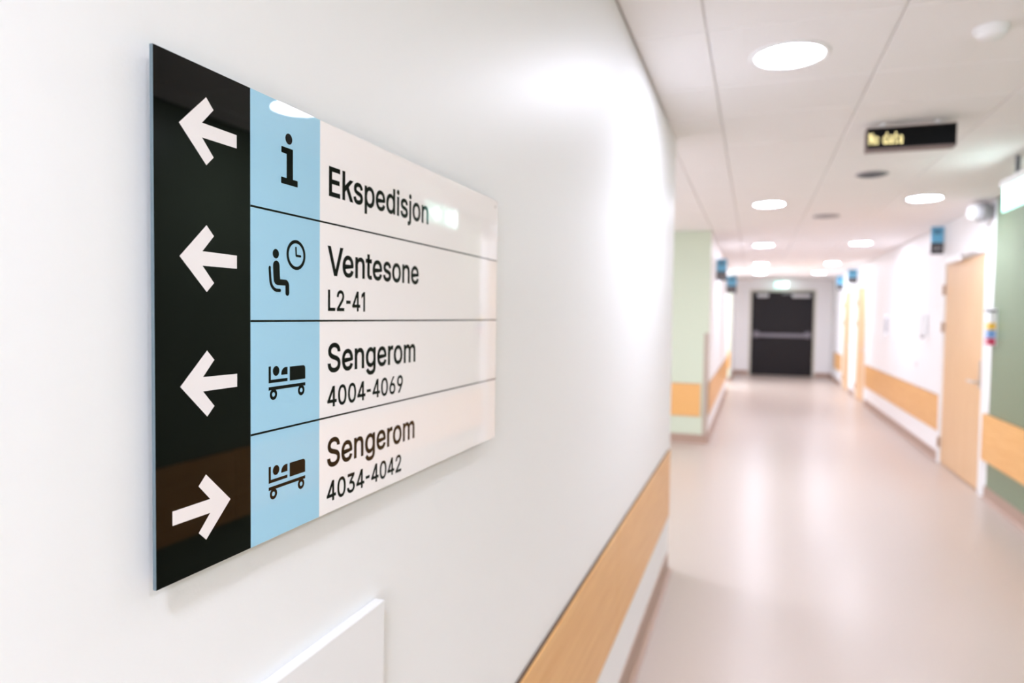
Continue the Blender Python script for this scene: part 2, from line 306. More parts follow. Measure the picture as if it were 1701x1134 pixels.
# ------------------------------------------------------------ letter outlines (advance, points, faces), units of 1/10000
GLYPHS = {
 'E': (4186, '601,0 601,5087 3725,5087 3725,4517 1246,4517 1246,2858 3554,2858 3554,2287 1246,2287 1246,570 3752,570 3752,0', '0,4,1 4,2,1 4,3,2 0,5,4 0,8,5 8,6,5 8,7,6 0,9,8 0,10,9 0,11,10'),
 'k': (3807, '526,0 1137,0 1137,5087 526,5087 1100,1480 1100,2330 2900,3790 3690,3790 1700,2150 2260,2600 3721,0 2980,0', '0,1,2,3 5,4,7,6 8,11,10,9'),
 's': (3650, '1820,-82 1568,-69 1335,-30 1122,34 930,124 762,239 618,379 501,543 413,731 355,942 939,1065 1006,874 1107,720 1241,603 1405,520 1596,471 1813,454 2059,473 2270,529 2445,623 2575,743 2654,878 2680,1028 2665,1152 2618,1262 2540,1357 2431,1437 2291,1501 2120,1550 1492,1700 1177,1797 921,1924 722,2081 581,2269 496,2488 468,2738 488,2948 549,3140 650,3315 787,3469 954,3599 1151,3704 1372,3782 1612,3829 1871,3844 2118,3831 2341,3791 2538,3725 2712,3635 2862,3524 2989,3392 3094,3242 3177,3078 3240,2899 2680,2772 2621,2911 2537,3039 2426,3156 2282,3250 2098,3307 1874,3325 1660,3308 1471,3256 1309,3168 1185,3055 1111,2922 1086,2772 1103,2640 1154,2527 1239,2433 1361,2353 1520,2285 1717,2229 2294,2093 2610,1996 2866,1870 3062,1714 3201,1528 3284,1312 3312,1065 3291,850 3228,652 3124,471 2982,311 2807,175 2598,65 2361,-17 2102,-66', '43,45,44 43,46,45 42,46,43 42,47,46 41,47,42 41,48,47 40,48,41 40,49,48 39,49,40 39,50,49 38,50,39 38,60,50 60,51,50 38,61,60 59,51,60 37,61,38 37,62,61 58,51,59 37,63,62 57,51,58 57,52,51 37,64,63 56,52,57 36,64,37 56,53,52 36,65,64 55,53,56 35,65,36 35,66,65 54,53,55 35,67,66 34,67,35 34,68,67 34,69,68 33,69,34 33,70,69 33,71,70 33,72,71 32,72,33 32,73,72 32,74,73 31,74,32 31,75,74 30,75,31 30,76,75 29,76,30 29,77,76 28,77,29 27,77,28 27,78,77 26,78,27 25,78,26 24,78,25 24,79,78 23,79,24 22,79,23 9,11,10 22,80,79 21,80,22 8,11,9 20,80,21 8,12,11 20,81,80 19,81,20 7,12,8 7,13,12 19,82,81 18,82,19 7,14,13 6,14,7 17,82,18 6,15,14 16,82,17 16,83,82 6,16,15 6,83,16 5,83,6 5,84,83 4,84,5 4,85,84 3,85,4 3,86,85 2,86,3 2,87,86 1,87,2 1,0,87'),
 'p': (4244, '526,-1427 526,3793 1120,3793 1120,3192 1181,3192 1233,3272 1297,3360 1372,3457 1465,3554 1579,3644 1714,3727 1875,3792 2067,3831 2291,3844 2595,3818 2874,3738 3129,3605 3354,3424 3543,3197 3698,2926 3811,2615 3880,2269 3902,1888 3880,1505 3812,1157 3699,845 3546,572 3357,344 3132,160 2878,26 2598,-55 2294,-82 2076,-69 1887,-29 1726,38 1589,121 1474,213 1379,312 1301,412 1235,504 1181,587 1137,587 1137,-1427 2202,468 2424,489 2622,551 2794,656 2942,796 3063,966 3158,1166 3226,1390 3267,1633 3281,1895 3268,2152 3227,2391 3160,2612 3066,2809 2945,2976 2798,3114 2625,3216 2426,3278 2202,3298 1980,3278 1783,3219 1611,3121 1465,2987 1344,2823 1250,2629 1181,2408 1140,2163 1127,1895 1141,1624 1182,1376 1251,1151 1347,952 1469,785 1617,649 1789,548 1984,488', '12,14,13 11,14,12 11,15,14 0,2,1 0,3,2 10,15,11 10,16,15 9,16,10 8,16,9 8,17,16 7,17,8 6,17,7 6,61,17 61,18,17 5,61,6 5,62,61 60,18,61 5,63,62 59,18,60 4,63,5 4,64,63 58,18,59 58,19,18 0,4,3 0,68,4 68,67,4 67,66,4 66,65,4 65,64,4 57,19,58 56,19,57 56,20,19 55,20,56 55,21,20 54,21,55 0,69,68 53,21,54 53,22,21 0,70,69 52,22,53 0,71,70 51,22,52 51,23,22 50,23,51 0,72,71 50,24,23 49,24,50 0,73,72 48,24,49 48,25,24 0,41,73 41,74,73 47,25,48 41,75,74 47,26,25 46,26,47 41,76,75 45,26,46 41,40,76 40,77,76 0,42,41 39,77,40 45,27,26 44,27,45 39,78,77 38,78,39 43,27,44 38,43,78 38,27,43 37,27,38 37,28,27 36,28,37 35,28,36 35,29,28 34,29,35 33,29,34 33,30,29 32,30,33 32,31,30'),
 'e': (4039, '2120,-82 1769,-55 1452,27 1169,164 924,349 720,577 557,848 437,1157 365,1496 341,1868 365,2241 435,2584 553,2897 714,3172 913,3404 1151,3593 1422,3733 1723,3816 2052,3844 2257,3833 2459,3798 2658,3740 2849,3657 3027,3547 3192,3409 3341,3242 3467,3046 3571,2818 3649,2559 3696,2266 3711,1939 3711,1693 748,1693 748,2209 3380,2209 3097,2021 3083,2262 3044,2483 2977,2685 2885,2864 2768,3014 2625,3138 2459,3229 2267,3283 2052,3301 1833,3283 1637,3227 1463,3134 1313,3011 1188,2865 1089,2695 1017,2510 974,2315 959,2110 959,1775 975,1509 1024,1272 1104,1062 1214,882 1350,733 1511,615 1695,529 1899,478 2124,461 2271,468 2409,490 2537,527 2654,579 2760,646 2854,727 2936,823 3003,932 3056,1055 3650,908 3579,720 3479,549 3351,393 3198,255 3022,139 2825,44 2608,-26 2373,-68', '17,19,18 17,20,19 16,20,17 16,21,20 16,22,21 15,22,16 15,23,22 14,23,15 14,24,23 14,25,24 13,45,14 45,44,14 44,25,14 43,25,44 42,25,43 13,46,45 42,26,25 41,26,42 13,47,46 12,47,13 40,26,41 12,48,47 40,27,26 39,27,40 12,49,48 11,49,12 11,50,49 38,27,39 38,28,27 11,51,50 37,28,38 10,51,11 37,29,28 10,52,51 36,29,37 10,33,52 33,53,52 36,34,29 34,30,29 35,34,36 9,33,10 9,32,33 53,34,33 53,30,34 54,30,53 54,31,30 8,32,9 55,31,54 8,31,32 8,55,31 8,56,55 7,56,8 7,57,56 6,57,7 6,58,57 71,73,72 70,73,71 70,74,73 6,59,58 5,59,6 69,74,70 5,60,59 68,74,69 68,75,74 67,75,68 5,61,60 66,75,67 4,61,5 66,76,75 4,62,61 65,76,66 64,76,65 4,63,62 63,76,64 4,76,63 4,77,76 3,77,4 3,78,77 2,78,3 2,79,78 2,80,79 1,80,2 1,81,80 0,81,1'),
 'd': (4244, '1953,-82 1649,-55 1369,26 1115,160 890,344 700,572 546,845 432,1157 364,1505 341,1888 364,2269 433,2615 548,2926 703,3197 893,3424 1118,3605 1373,3738 1652,3818 1956,3844 2178,3831 2369,3792 2530,3727 2665,3644 2779,3554 2873,3457 2949,3360 3013,3272 3062,3192 3107,3192 3107,5087 3718,5087 3718,0 3127,0 3127,587 3066,587 3014,504 2948,412 2870,312 2774,213 2659,121 2523,38 2363,-29 2173,-69 2045,468 2263,488 2459,548 2631,649 2778,785 2899,952 2994,1151 3062,1376 3103,1624 3117,1895 3104,2163 3063,2408 2996,2629 2902,2823 2781,2987 2634,3121 2462,3219 2265,3278 2045,3298 1819,3278 1619,3216 1446,3114 1299,2976 1178,2809 1084,2612 1017,2391 976,2152 963,1895 976,1633 1017,1390 1086,1166 1181,966 1303,796 1451,656 1625,551 1823,489', '28,30,29 28,31,30 17,19,18 17,20,19 16,20,17 16,21,20 15,21,16 15,22,21 15,23,22 14,23,15 14,24,23 14,25,24 13,61,14 61,25,14 61,26,25 13,62,61 60,26,61 59,26,60 13,63,62 59,27,26 58,27,59 13,64,63 12,64,13 58,28,27 58,57,28 57,56,28 56,55,28 55,54,28 54,31,28 12,65,64 12,66,65 11,66,12 11,67,66 10,67,11 10,68,67 53,31,54 10,69,68 9,69,10 52,31,53 9,70,69 9,71,70 51,31,52 8,71,9 8,72,71 50,31,51 7,72,8 7,73,72 49,31,50 7,74,73 6,74,7 48,31,49 6,75,74 47,33,48 33,31,48 5,75,6 5,76,75 46,33,47 5,77,76 45,34,46 34,33,46 45,35,34 32,31,33 4,77,5 4,78,77 44,35,45 44,36,35 4,43,78 43,36,44 4,36,43 4,37,36 3,37,4 3,38,37 3,39,38 2,39,3 2,40,39 2,41,40 1,41,2 1,42,41 0,42,1'),
 'i': (1666, '836,4428 726,4441 626,4480 538,4546 468,4630 427,4725 413,4831 427,4939 468,5035 538,5119 626,5185 726,5224 836,5237 949,5224 1050,5185 1139,5119 1208,5035 1249,4939 1263,4831 1249,4725 1208,4630 1139,4546 1050,4480 949,4441 526,0 526,3793 1137,3793 1137,0', '24,26,25 24,27,26 11,13,12 10,13,11 10,14,13 9,14,10 9,15,14 8,15,9 8,16,15 7,16,8 7,17,16 6,17,7 6,18,17 5,18,6 5,19,18 4,19,5 4,20,19 3,20,4 3,21,20 2,21,3 2,22,21 1,22,2 1,23,22 0,23,1'),
 'j': (1666, '833,4428 722,4441 623,4480 534,4546 465,4630 424,4725 410,4831 424,4939 465,5035 534,5119 623,5185 722,5224 833,5237 946,5224 1046,5185 1135,5119 1204,5035 1246,4939 1260,4831 1246,4725 1204,4630 1135,4546 1046,4480 946,4441 526,3793 1137,3793 1137,-300 1125,-522 1085,-723 1016,-903 919,-1059 796,-1189 647,-1292 471,-1367 268,-1412 38,-1427 -99,-1427 -99,-867 20,-867 180,-851 308,-801 405,-719 472,-605 512,-462 526,-290', '44,25,24 44,26,25 43,26,44 43,27,26 42,27,43 42,28,27 41,28,42 40,28,41 40,29,28 39,29,40 38,29,39 36,38,37 36,29,38 36,30,29 36,31,30 36,32,31 36,33,32 36,34,33 36,35,34 11,13,12 10,13,11 10,14,13 9,14,10 9,15,14 8,15,9 8,16,15 7,16,8 7,17,16 6,17,7 6,18,17 5,18,6 5,19,18 4,19,5 4,20,19 3,20,4 3,21,20 2,21,3 2,22,21 1,22,2 1,23,22 0,23,1'),
 'o': (4152, '2072,-82 1743,-55 1441,27 1168,164 927,349 725,578 560,850 439,1160 366,1501 341,1874 366,2254 439,2599 560,2911 725,3183 927,3413 1168,3598 1441,3735 1743,3817 2072,3844 2406,3817 2710,3735 2986,3598 3227,3413 3429,3183 3593,2911 3714,2599 3786,2254 3810,1874 3786,1501 3714,1160 3593,850 3429,578 3227,349 2986,164 2710,27 2406,-55 2072,464 2312,486 2522,551 2702,659 2853,803 2976,975 3071,1174 3138,1395 3179,1628 3192,1874 3179,2123 3138,2358 3071,2581 2976,2783 2853,2957 2702,3102 2522,3211 2312,3276 2072,3298 1836,3276 1629,3211 1451,3102 1301,2957 1179,2784 1084,2583 1017,2361 976,2125 963,1874 976,1628 1017,1395 1084,1174 1179,975 1301,803 1451,659 1629,551 1836,486', '17,19,18 16,19,17 16,20,19 15,20,16 15,21,20 14,21,15 14,22,21 13,22,14 13,54,22 54,23,22 13,55,54 53,23,54 13,56,55 52,23,53 13,57,56 51,23,52 12,57,13 51,24,23 12,58,57 50,24,51 12,59,58 49,24,50 11,59,12 49,25,24 11,60,59 48,25,49 10,60,11 48,26,25 10,61,60 47,26,48 10,62,61 46,26,47 46,27,26 9,62,10 9,63,62 45,27,46 8,63,9 8,64,63 44,27,45 44,28,27 8,65,64 43,28,44 43,29,28 7,65,8 7,66,65 42,29,43 7,67,66 41,29,42 6,67,7 41,30,29 6,68,67 40,30,41 5,68,6 40,31,30 5,69,68 39,31,40 5,70,69 38,31,39 4,70,5 38,32,31 4,71,70 37,32,38 4,36,71 36,32,37 4,32,36 3,32,4 3,33,32 2,33,3 2,34,33 1,34,2 1,35,34 0,35,1'),
 'n': (4097, '1137,2267 1137,0 526,0 526,3793 1116,3793 1120,2875 1024,2875 1157,3190 1322,3438 1521,3621 1748,3745 1999,3819 2274,3844 2520,3827 2746,3774 2950,3686 3129,3562 3281,3403 3406,3208 3498,2976 3553,2708 3571,2404 3571,0 2960,0 2960,2352 2934,2626 2858,2857 2730,3044 2557,3181 2347,3264 2100,3291 1924,3278 1760,3239 1608,3173 1473,3083 1358,2967 1263,2827 1193,2663 1151,2476', '11,13,12 11,14,13 10,14,11 2,4,3 2,6,4 6,5,4 10,15,14 9,15,10 9,16,15 8,16,9 8,17,16 7,31,8 31,17,8 31,30,17 30,18,17 29,18,30 7,32,31 28,18,29 7,33,32 28,19,18 6,33,7 27,19,28 6,34,33 6,35,34 26,19,27 26,20,19 6,36,35 2,37,6 37,36,6 25,20,26 25,21,20 2,38,37 24,21,25 2,0,38 24,22,21 23,22,24 2,1,0'),
 'V': (4797, '2038,0 164,5087 843,5087 1922,2062 1989,1872 2066,1643 2153,1374 2250,1064 2359,708 2479,307 2346,307 2465,715 2573,1073 2670,1381 2756,1646 2831,1873 2895,2062 3947,5087 4630,5087 2779,0', '0,2,1 0,3,2 16,18,17 16,19,18 0,4,3 15,19,16 14,19,15 0,5,4 13,19,14 0,6,5 12,19,13 0,7,6 11,19,12 0,8,7 10,9,11 9,19,11 0,9,8 0,19,9'),
 't': (2274, '2038,3793 2038,3271 65,3271 65,3793 649,4712 1260,4712 1260,976 1271,825 1305,704 1361,613 1443,549 1558,511 1704,498 1746,500 1795,504 1852,510 1911,519 1966,527 2018,536 2130,17 2066,-2 1995,-16 1919,-27 1839,-35 1761,-39 1683,-41 1380,-13 1126,72 920,213 769,406 679,644 649,929', '31,5,4 31,6,5 2,0,3 2,1,0 31,7,6 30,7,31 30,8,7 30,9,8 29,9,30 29,10,9 29,11,10 17,19,18 16,19,17 15,19,16 29,12,11 14,19,15 13,19,14 12,19,13 29,19,12 28,19,29 27,19,28 26,19,27 26,20,19 26,21,20 25,21,26 25,22,21 25,23,22 25,24,23'),
 'L': (3930, '601,0 601,5087 1246,5087 1246,570 3612,570 3612,0', '0,2,1 0,3,2 0,4,3 0,5,4'),
 'S': (4466, '2236,-89 1884,-69 1563,-8 1275,92 1023,229 811,399 638,601 508,832 423,1086 382,1366 1045,1366 1076,1181 1140,1018 1234,877 1356,759 1499,662 1664,587 1846,534 2036,502 2236,492 2460,504 2668,541 2859,603 3030,687 3175,792 3295,918 3384,1062 3437,1220 3455,1393 3440,1545 3395,1677 3320,1789 3220,1886 3099,1971 2958,2045 2801,2110 2631,2169 2448,2223 1837,2393 1448,2526 1123,2692 862,2892 671,3128 557,3406 519,3725 545,4000 621,4251 749,4478 921,4677 1130,4843 1376,4978 1651,5076 1949,5136 2270,5155 2594,5135 2891,5076 3161,4976 3401,4842 3604,4679 3771,4486 3897,4270 3976,4034 4008,3779 3373,3779 3316,4015 3199,4213 3022,4374 2798,4491 2540,4562 2250,4585 2040,4573 1848,4537 1673,4478 1519,4397 1391,4299 1287,4182 1211,4051 1166,3909 1151,3756 1168,3594 1221,3454 1309,3336 1423,3236 1551,3151 1693,3081 1841,3023 1985,2974 2124,2933 2643,2793 2794,2750 2951,2697 3115,2636 3279,2563 3436,2476 3587,2376 3724,2260 3844,2127 3945,1975 4022,1803 4068,1606 4083,1386 4059,1118 3986,867 3865,635 3698,428 3487,251 3233,106 2939,-2 2607,-67', '52,54,53 51,54,52 51,55,54 50,55,51 50,56,55 49,56,50 49,57,56 48,57,49 48,58,57 48,59,58 47,70,48 70,69,48 69,59,48 68,59,69 47,71,70 67,59,68 47,72,71 66,59,67 66,60,59 46,72,47 46,73,72 46,74,73 65,60,66 46,75,74 65,61,60 45,75,46 64,61,65 45,76,75 45,77,76 64,62,61 63,62,64 44,77,45 44,78,77 44,79,78 43,79,44 43,80,79 43,81,80 42,81,43 42,82,81 42,83,82 42,84,83 41,84,42 41,85,84 41,86,85 41,87,86 41,88,87 40,88,41 40,89,88 40,90,89 40,91,90 39,91,40 39,92,91 39,93,92 38,93,39 38,94,93 37,94,38 37,95,94 37,96,95 36,96,37 35,96,36 35,97,96 34,97,35 33,97,34 33,98,97 32,98,33 31,98,32 31,99,98 30,99,31 29,99,30 29,100,99 28,100,29 27,100,28 27,101,100 8,10,9 8,11,10 26,101,27 8,12,11 26,102,101 7,12,8 25,102,26 7,13,12 24,102,25 7,14,13 24,103,102 6,14,7 23,103,24 6,15,14 22,103,23 6,16,15 22,104,103 21,104,22 5,16,6 5,17,16 20,104,21 5,18,17 19,104,20 5,19,18 5,104,19 5,105,104 4,105,5 4,106,105 3,106,4 3,107,106 2,107,3 2,108,107 1,108,2 1,0,108'),
 'g': (4251, '2069,-1506 1801,-1493 1558,-1457 1338,-1396 1143,-1315 971,-1217 823,-1101 696,-973 591,-837 505,-693 1014,-406 1071,-487 1138,-572 1215,-659 1306,-743 1416,-817 1543,-883 1693,-933 1868,-963 2069,-973 2357,-948 2608,-874 2822,-751 2984,-575 3081,-344 3114,-58 3114,683 3062,683 3009,600 2943,511 2866,415 2773,320 2658,234 2523,157 2362,96 2171,60 1949,48 1655,72 1380,145 1127,266 900,434 709,646 551,901 435,1199 365,1536 341,1912 365,2286 434,2627 550,2933 706,3200 897,3424 1123,3605 1379,3738 1657,3818 1960,3844 2181,3831 2373,3793 2535,3728 2671,3647 2787,3557 2882,3459 2959,3360 3024,3270 3076,3189 3131,3189 3131,3793 3725,3793 3725,-89 3700,-399 3626,-668 3503,-898 3338,-1089 3139,-1242 2905,-1359 2646,-1440 2367,-1489 2048,591 2269,608 2464,662 2636,751 2782,873 2904,1027 2999,1210 3069,1423 3110,1661 3124,1926 3110,2185 3069,2423 3001,2639 2906,2829 2786,2990 2639,3122 2467,3220 2270,3279 2048,3298 1824,3278 1625,3217 1451,3115 1303,2980 1181,2816 1086,2624 1017,2409 976,2176 963,1926 977,1670 1018,1437 1087,1226 1184,1040 1306,884 1454,758 1628,665 1826,609', '53,55,54 53,56,55 52,56,53 64,66,65 64,67,66 52,57,56 51,57,52 51,58,57 51,59,58 50,59,51 50,60,59 50,61,60 49,94,50 94,61,50 94,62,61 49,95,94 93,62,94 92,62,93 49,96,95 92,63,62 91,63,92 49,97,96 48,97,49 91,64,63 91,90,64 90,89,64 89,88,64 88,87,64 87,67,64 48,98,97 48,99,98 47,99,48 47,100,99 46,100,47 46,101,100 86,67,87 46,102,101 45,102,46 85,67,86 45,103,102 45,104,103 84,67,85 44,104,45 44,105,104 83,67,84 43,105,44 43,106,105 82,67,83 43,107,106 81,67,82 42,107,43 42,108,107 80,26,81 26,67,81 41,108,42 41,109,108 79,26,80 41,110,109 78,27,79 27,26,79 78,28,27 25,67,26 41,111,110 77,28,78 40,111,41 40,76,111 76,28,77 76,29,28 40,29,76 40,30,29 39,30,40 39,31,30 39,32,31 38,32,39 38,33,32 38,34,33 37,34,38 37,35,34 36,35,37 24,67,25 24,68,67 23,68,24 23,69,68 9,11,10 9,12,11 9,13,12 22,69,23 9,14,13 22,70,69 8,14,9 8,15,14 21,70,22 8,16,15 7,16,8 20,70,21 7,17,16 20,71,70 7,18,17 19,71,20 7,19,18 7,71,19 6,71,7 6,72,71 5,72,6 4,72,5 4,73,72 3,73,4 3,74,73 2,74,3 2,75,74 1,75,2 1,0,75'),
 'r': (2591, '526,0 526,3793 1116,3793 1116,3209 1154,3209 1242,3388 1366,3542 1524,3672 1709,3770 1911,3828 2130,3848 2180,3847 2234,3846 2293,3844 2349,3842 2396,3840 2434,3837 2434,3223 2407,3228 2362,3235 2299,3243 2226,3251 2149,3256 2069,3257 1898,3245 1738,3208 1591,3146 1460,3062 1349,2959 1258,2835 1191,2695 1150,2540 1137,2369 1137,0', '9,11,10 9,12,11 9,13,12 9,14,13 9,15,14 9,16,15 9,17,16 8,17,9 0,2,1 0,3,2 7,17,8 6,17,7 5,19,6 19,18,6 18,17,6 4,23,5 23,22,5 22,21,5 21,20,5 20,19,5 4,24,23 4,25,24 0,4,3 0,31,4 31,30,4 30,29,4 29,28,4 28,27,4 27,26,4 26,25,4 0,32,31 0,33,32'),
 'm': (6098, '526,0 526,3793 1120,3793 1123,2953 1075,2953 1138,3144 1221,3313 1325,3459 1445,3582 1577,3682 1721,3761 1873,3817 2030,3850 2192,3861 2454,3833 2681,3748 2873,3607 3026,3421 3139,3200 3209,2946 3124,2946 3182,3125 3264,3286 3371,3431 3499,3558 3645,3663 3807,3749 3983,3811 4169,3849 4367,3861 4581,3845 4782,3798 4971,3718 5141,3606 5286,3462 5406,3284 5496,3074 5550,2829 5568,2550 5568,0 4957,0 4957,2537 4932,2786 4854,2983 4725,3127 4562,3226 4382,3285 4186,3305 4023,3293 3875,3257 3742,3197 3626,3117 3530,3018 3453,2902 3397,2771 3364,2627 3353,2472 3353,0 2742,0 2742,2598 2718,2796 2647,2967 2530,3110 2376,3218 2198,3283 1994,3305 1849,3293 1709,3259 1576,3201 1453,3120 1347,3017 1258,2892 1191,2744 1150,2573 1137,2380 1137,0', '12,14,13 28,30,29 11,14,12 27,30,28 27,31,30 11,15,14 10,15,11 26,31,27 26,32,31 0,2,1 0,4,2 4,3,2 9,15,10 25,32,26 9,16,15 25,33,32 8,16,9 24,33,25 8,17,16 24,34,33 7,17,8 23,34,24 23,35,34 6,17,7 22,47,23 47,35,23 6,65,17 65,18,17 5,66,6 66,65,6 64,18,65 22,48,47 46,35,47 5,67,66 22,49,48 21,49,22 45,35,46 45,36,35 63,18,64 5,68,67 21,50,49 44,36,45 62,18,63 5,69,68 62,19,18 21,51,50 4,69,5 43,36,44 20,51,21 4,70,69 20,52,51 61,19,62 43,37,36 20,53,52 4,71,70 42,37,43 60,20,61 20,19,61 0,72,4 72,71,4 60,53,20 60,54,53 42,38,37 59,54,60 41,38,42 59,55,54 0,73,72 59,56,55 58,56,59 0,74,73 41,39,38 40,39,41 58,57,56 0,75,74'),
 '0': (4531, '2267,-68 1908,-34 1585,69 1299,241 1053,477 849,775 688,1133 571,1549 501,2018 478,2540 502,3062 573,3532 691,3948 854,4308 1059,4607 1304,4845 1589,5017 1910,5121 2267,5155 2624,5121 2945,5017 3230,4845 3475,4607 3679,4308 3841,3948 3958,3532 4029,3062 4053,2540 4029,2018 3959,1549 3843,1133 3682,775 3478,477 3233,241 2948,69 2626,-34 2267,495 2503,522 2715,603 2902,737 3063,923 3196,1156 3301,1437 3377,1763 3423,2131 3438,2540 3423,2953 3377,3323 3301,3650 3196,3931 3063,4165 2902,4351 2715,4487 2503,4568 2267,4595 2029,4568 1817,4487 1630,4351 1470,4165 1337,3931 1231,3650 1154,3323 1108,2953 1093,2540 1108,2131 1154,1763 1231,1437 1337,1156 1470,923 1630,737 1817,603 2029,522', '17,19,18 16,19,17 16,20,19 15,20,16 15,21,20 14,21,15 14,22,21 14,54,22 54,53,22 53,23,22 13,55,14 55,54,14 13,56,55 52,23,53 13,57,56 51,23,52 13,58,57 50,23,51 50,24,23 12,58,13 12,59,58 49,24,50 11,59,12 49,25,24 11,60,59 48,25,49 11,61,60 47,25,48 10,61,11 47,26,25 10,62,61 46,26,47 9,62,10 46,27,26 9,63,62 45,27,46 8,63,9 8,64,63 44,27,45 44,28,27 8,65,64 43,28,44 7,65,8 43,29,28 7,66,65 42,29,43 6,66,7 42,30,29 6,67,66 41,30,42 40,30,41 6,68,67 5,68,6 40,31,30 5,69,68 39,31,40 39,32,31 4,69,5 4,70,69 38,32,39 4,71,70 37,32,38 36,32,37 4,36,71 4,32,36 4,33,32 3,33,4 2,33,3 2,34,33 2,35,34 1,35,2 1,0,35'),
 '2': (4531, '638,0 638,475 2342,2287 2524,2482 2684,2661 2822,2823 2938,2976 3033,3123 3107,3266 3160,3409 3192,3558 3202,3715 3188,3888 3146,4045 3076,4186 2982,4307 2867,4409 2731,4490 2579,4548 2414,4584 2236,4595 2047,4582 1876,4542 1722,4474 1589,4383 1477,4269 1388,4135 1322,3980 1283,3808 1270,3619 656,3619 678,3912 747,4180 862,4423 1017,4637 1207,4817 1431,4962 1682,5070 1956,5134 2250,5155 2543,5134 2813,5071 3059,4966 3277,4825 3460,4653 3610,4452 3721,4227 3788,3985 3810,3725 3799,3538 3765,3355 3709,3177 3626,2994 3509,2797 3360,2586 3172,2353 2942,2090 2670,1796 1526,604 1526,567 3892,567 3892,0', '38,40,39 38,41,40 37,41,38 37,42,41 36,42,37 36,43,42 35,43,36 35,44,43 34,44,35 34,20,44 20,19,44 19,45,44 33,21,34 21,20,34 18,45,19 33,22,21 17,45,18 33,23,22 16,45,17 33,24,23 16,46,45 32,24,33 15,46,16 32,25,24 14,46,15 32,26,25 14,47,46 13,47,14 31,26,32 31,27,26 12,47,13 12,48,47 31,28,27 30,28,31 11,48,12 30,29,28 11,49,48 10,49,11 9,49,10 9,50,49 8,50,9 8,51,50 7,51,8 7,52,51 6,52,7 6,53,52 5,53,6 4,53,5 4,54,53 3,54,4 3,55,54 2,55,3 2,56,55 1,56,2 1,57,56 1,58,57 1,59,58 1,60,59 1,61,60 0,61,1'),
 '3': (4531, '2178,-68 1877,-50 1593,5 1326,97 1085,224 876,383 702,574 567,794 479,1042 437,1318 1093,1318 1122,1151 1180,1002 1265,871 1374,758 1503,665 1652,592 1818,540 1995,509 2185,498 2387,511 2576,547 2750,608 2906,692 3038,799 3146,929 3227,1080 3275,1253 3291,1448 3277,1629 3233,1800 3160,1961 3055,2107 2918,2232 2747,2335 2540,2413 2294,2460 2011,2475 1567,2475 1567,2991 2878,4483 2878,4520 696,4520 696,5087 3725,5087 3725,4606 2113,2783 2113,2888 2471,2900 2795,2856 3083,2759 3333,2616 3542,2438 3709,2224 3832,1984 3905,1725 3930,1448 3905,1163 3830,901 3704,661 3536,449 3330,270 3086,125 2811,17 2508,-47', '42,44,43 42,45,44 42,41,45 41,40,45 40,46,45 39,47,40 47,46,40 38,47,39 47,49,48 38,49,47 38,50,49 38,51,50 38,37,51 37,52,51 36,52,37 35,52,36 35,53,52 34,53,35 33,53,34 32,53,33 32,54,53 31,54,32 31,55,54 30,55,31 29,55,30 29,56,55 28,56,29 27,56,28 27,57,56 8,10,9 8,11,10 26,57,27 26,58,57 8,12,11 25,58,26 7,12,8 7,13,12 24,58,25 24,59,58 7,14,13 23,59,24 6,14,7 6,15,14 22,59,23 6,16,15 22,60,59 21,60,22 6,17,16 5,17,6 20,60,21 5,18,17 19,60,20 5,19,18 5,60,19 5,61,60 4,61,5 4,62,61 3,62,4 3,63,62 2,63,3 2,64,63 1,64,2 1,0,64'),
 '4': (4531, '2710,0 3320,0 3320,5087 2710,5087 396,1030 4131,1030 4131,1570 396,1570 396,1400 2550,5087 3200,5087 1080,1400', '0,1,2,3 4,5,6,7 11,10,9,8'),
 '6': (4531, '2264,-68 1959,-44 1679,27 1422,147 1195,309 1002,508 845,744 728,1011 658,1303 635,1618 653,1866 707,2124 797,2390 933,2683 1125,3021 1372,3404 2523,5087 3220,5087 1509,2612 1454,2612 1507,2705 1572,2793 1651,2876 1742,2952 1843,3016 1956,3069 2079,3109 2210,3133 2349,3141 2645,3119 2915,3055 3158,2946 3371,2799 3550,2616 3696,2398 3803,2149 3867,1873 3889,1571 3865,1266 3795,984 3677,726 3519,496 3327,302 3100,143 2845,26 2566,-45 2264,485 2454,501 2628,548 2786,626 2926,733 3045,862 3143,1014 3216,1185 3260,1371 3274,1571 3260,1776 3216,1964 3143,2134 3045,2284 2926,2411 2786,2515 2628,2591 2454,2637 2264,2653 2073,2638 1898,2592 1738,2516 1596,2414 1477,2288 1379,2139 1307,1970 1264,1785 1250,1584 1264,1378 1307,1189 1379,1016 1477,862 1596,733 1738,626 1898,548 2073,501', '15,17,16 15,23,17 23,18,17 14,23,15 27,29,28 26,29,27 26,30,29 25,30,26 24,30,25 24,31,30 13,23,14 23,31,24 13,22,23 18,31,23 18,32,31 13,21,22 18,64,32 64,33,32 13,20,21 13,19,20 12,19,13 18,65,64 63,33,64 18,66,65 62,33,63 62,34,33 12,18,19 12,66,18 12,67,66 61,34,62 12,68,67 60,34,61 12,69,68 59,34,60 59,35,34 11,69,12 11,70,69 58,35,59 58,36,35 11,71,70 57,36,58 10,71,11 10,72,71 56,36,57 56,37,36 9,72,10 9,73,72 55,37,56 8,73,9 8,74,73 54,37,55 54,38,37 8,75,74 53,38,54 7,75,8 53,39,38 7,76,75 52,39,53 7,77,76 51,39,52 6,77,7 51,40,39 6,78,77 50,40,51 5,78,6 5,79,78 49,40,50 49,41,40 5,80,79 48,41,49 5,81,80 47,41,48 4,81,5 4,46,81 46,41,47 46,42,41 4,42,46 3,42,4 3,43,42 2,43,3 2,44,43 1,44,2 1,45,44 0,45,1'),
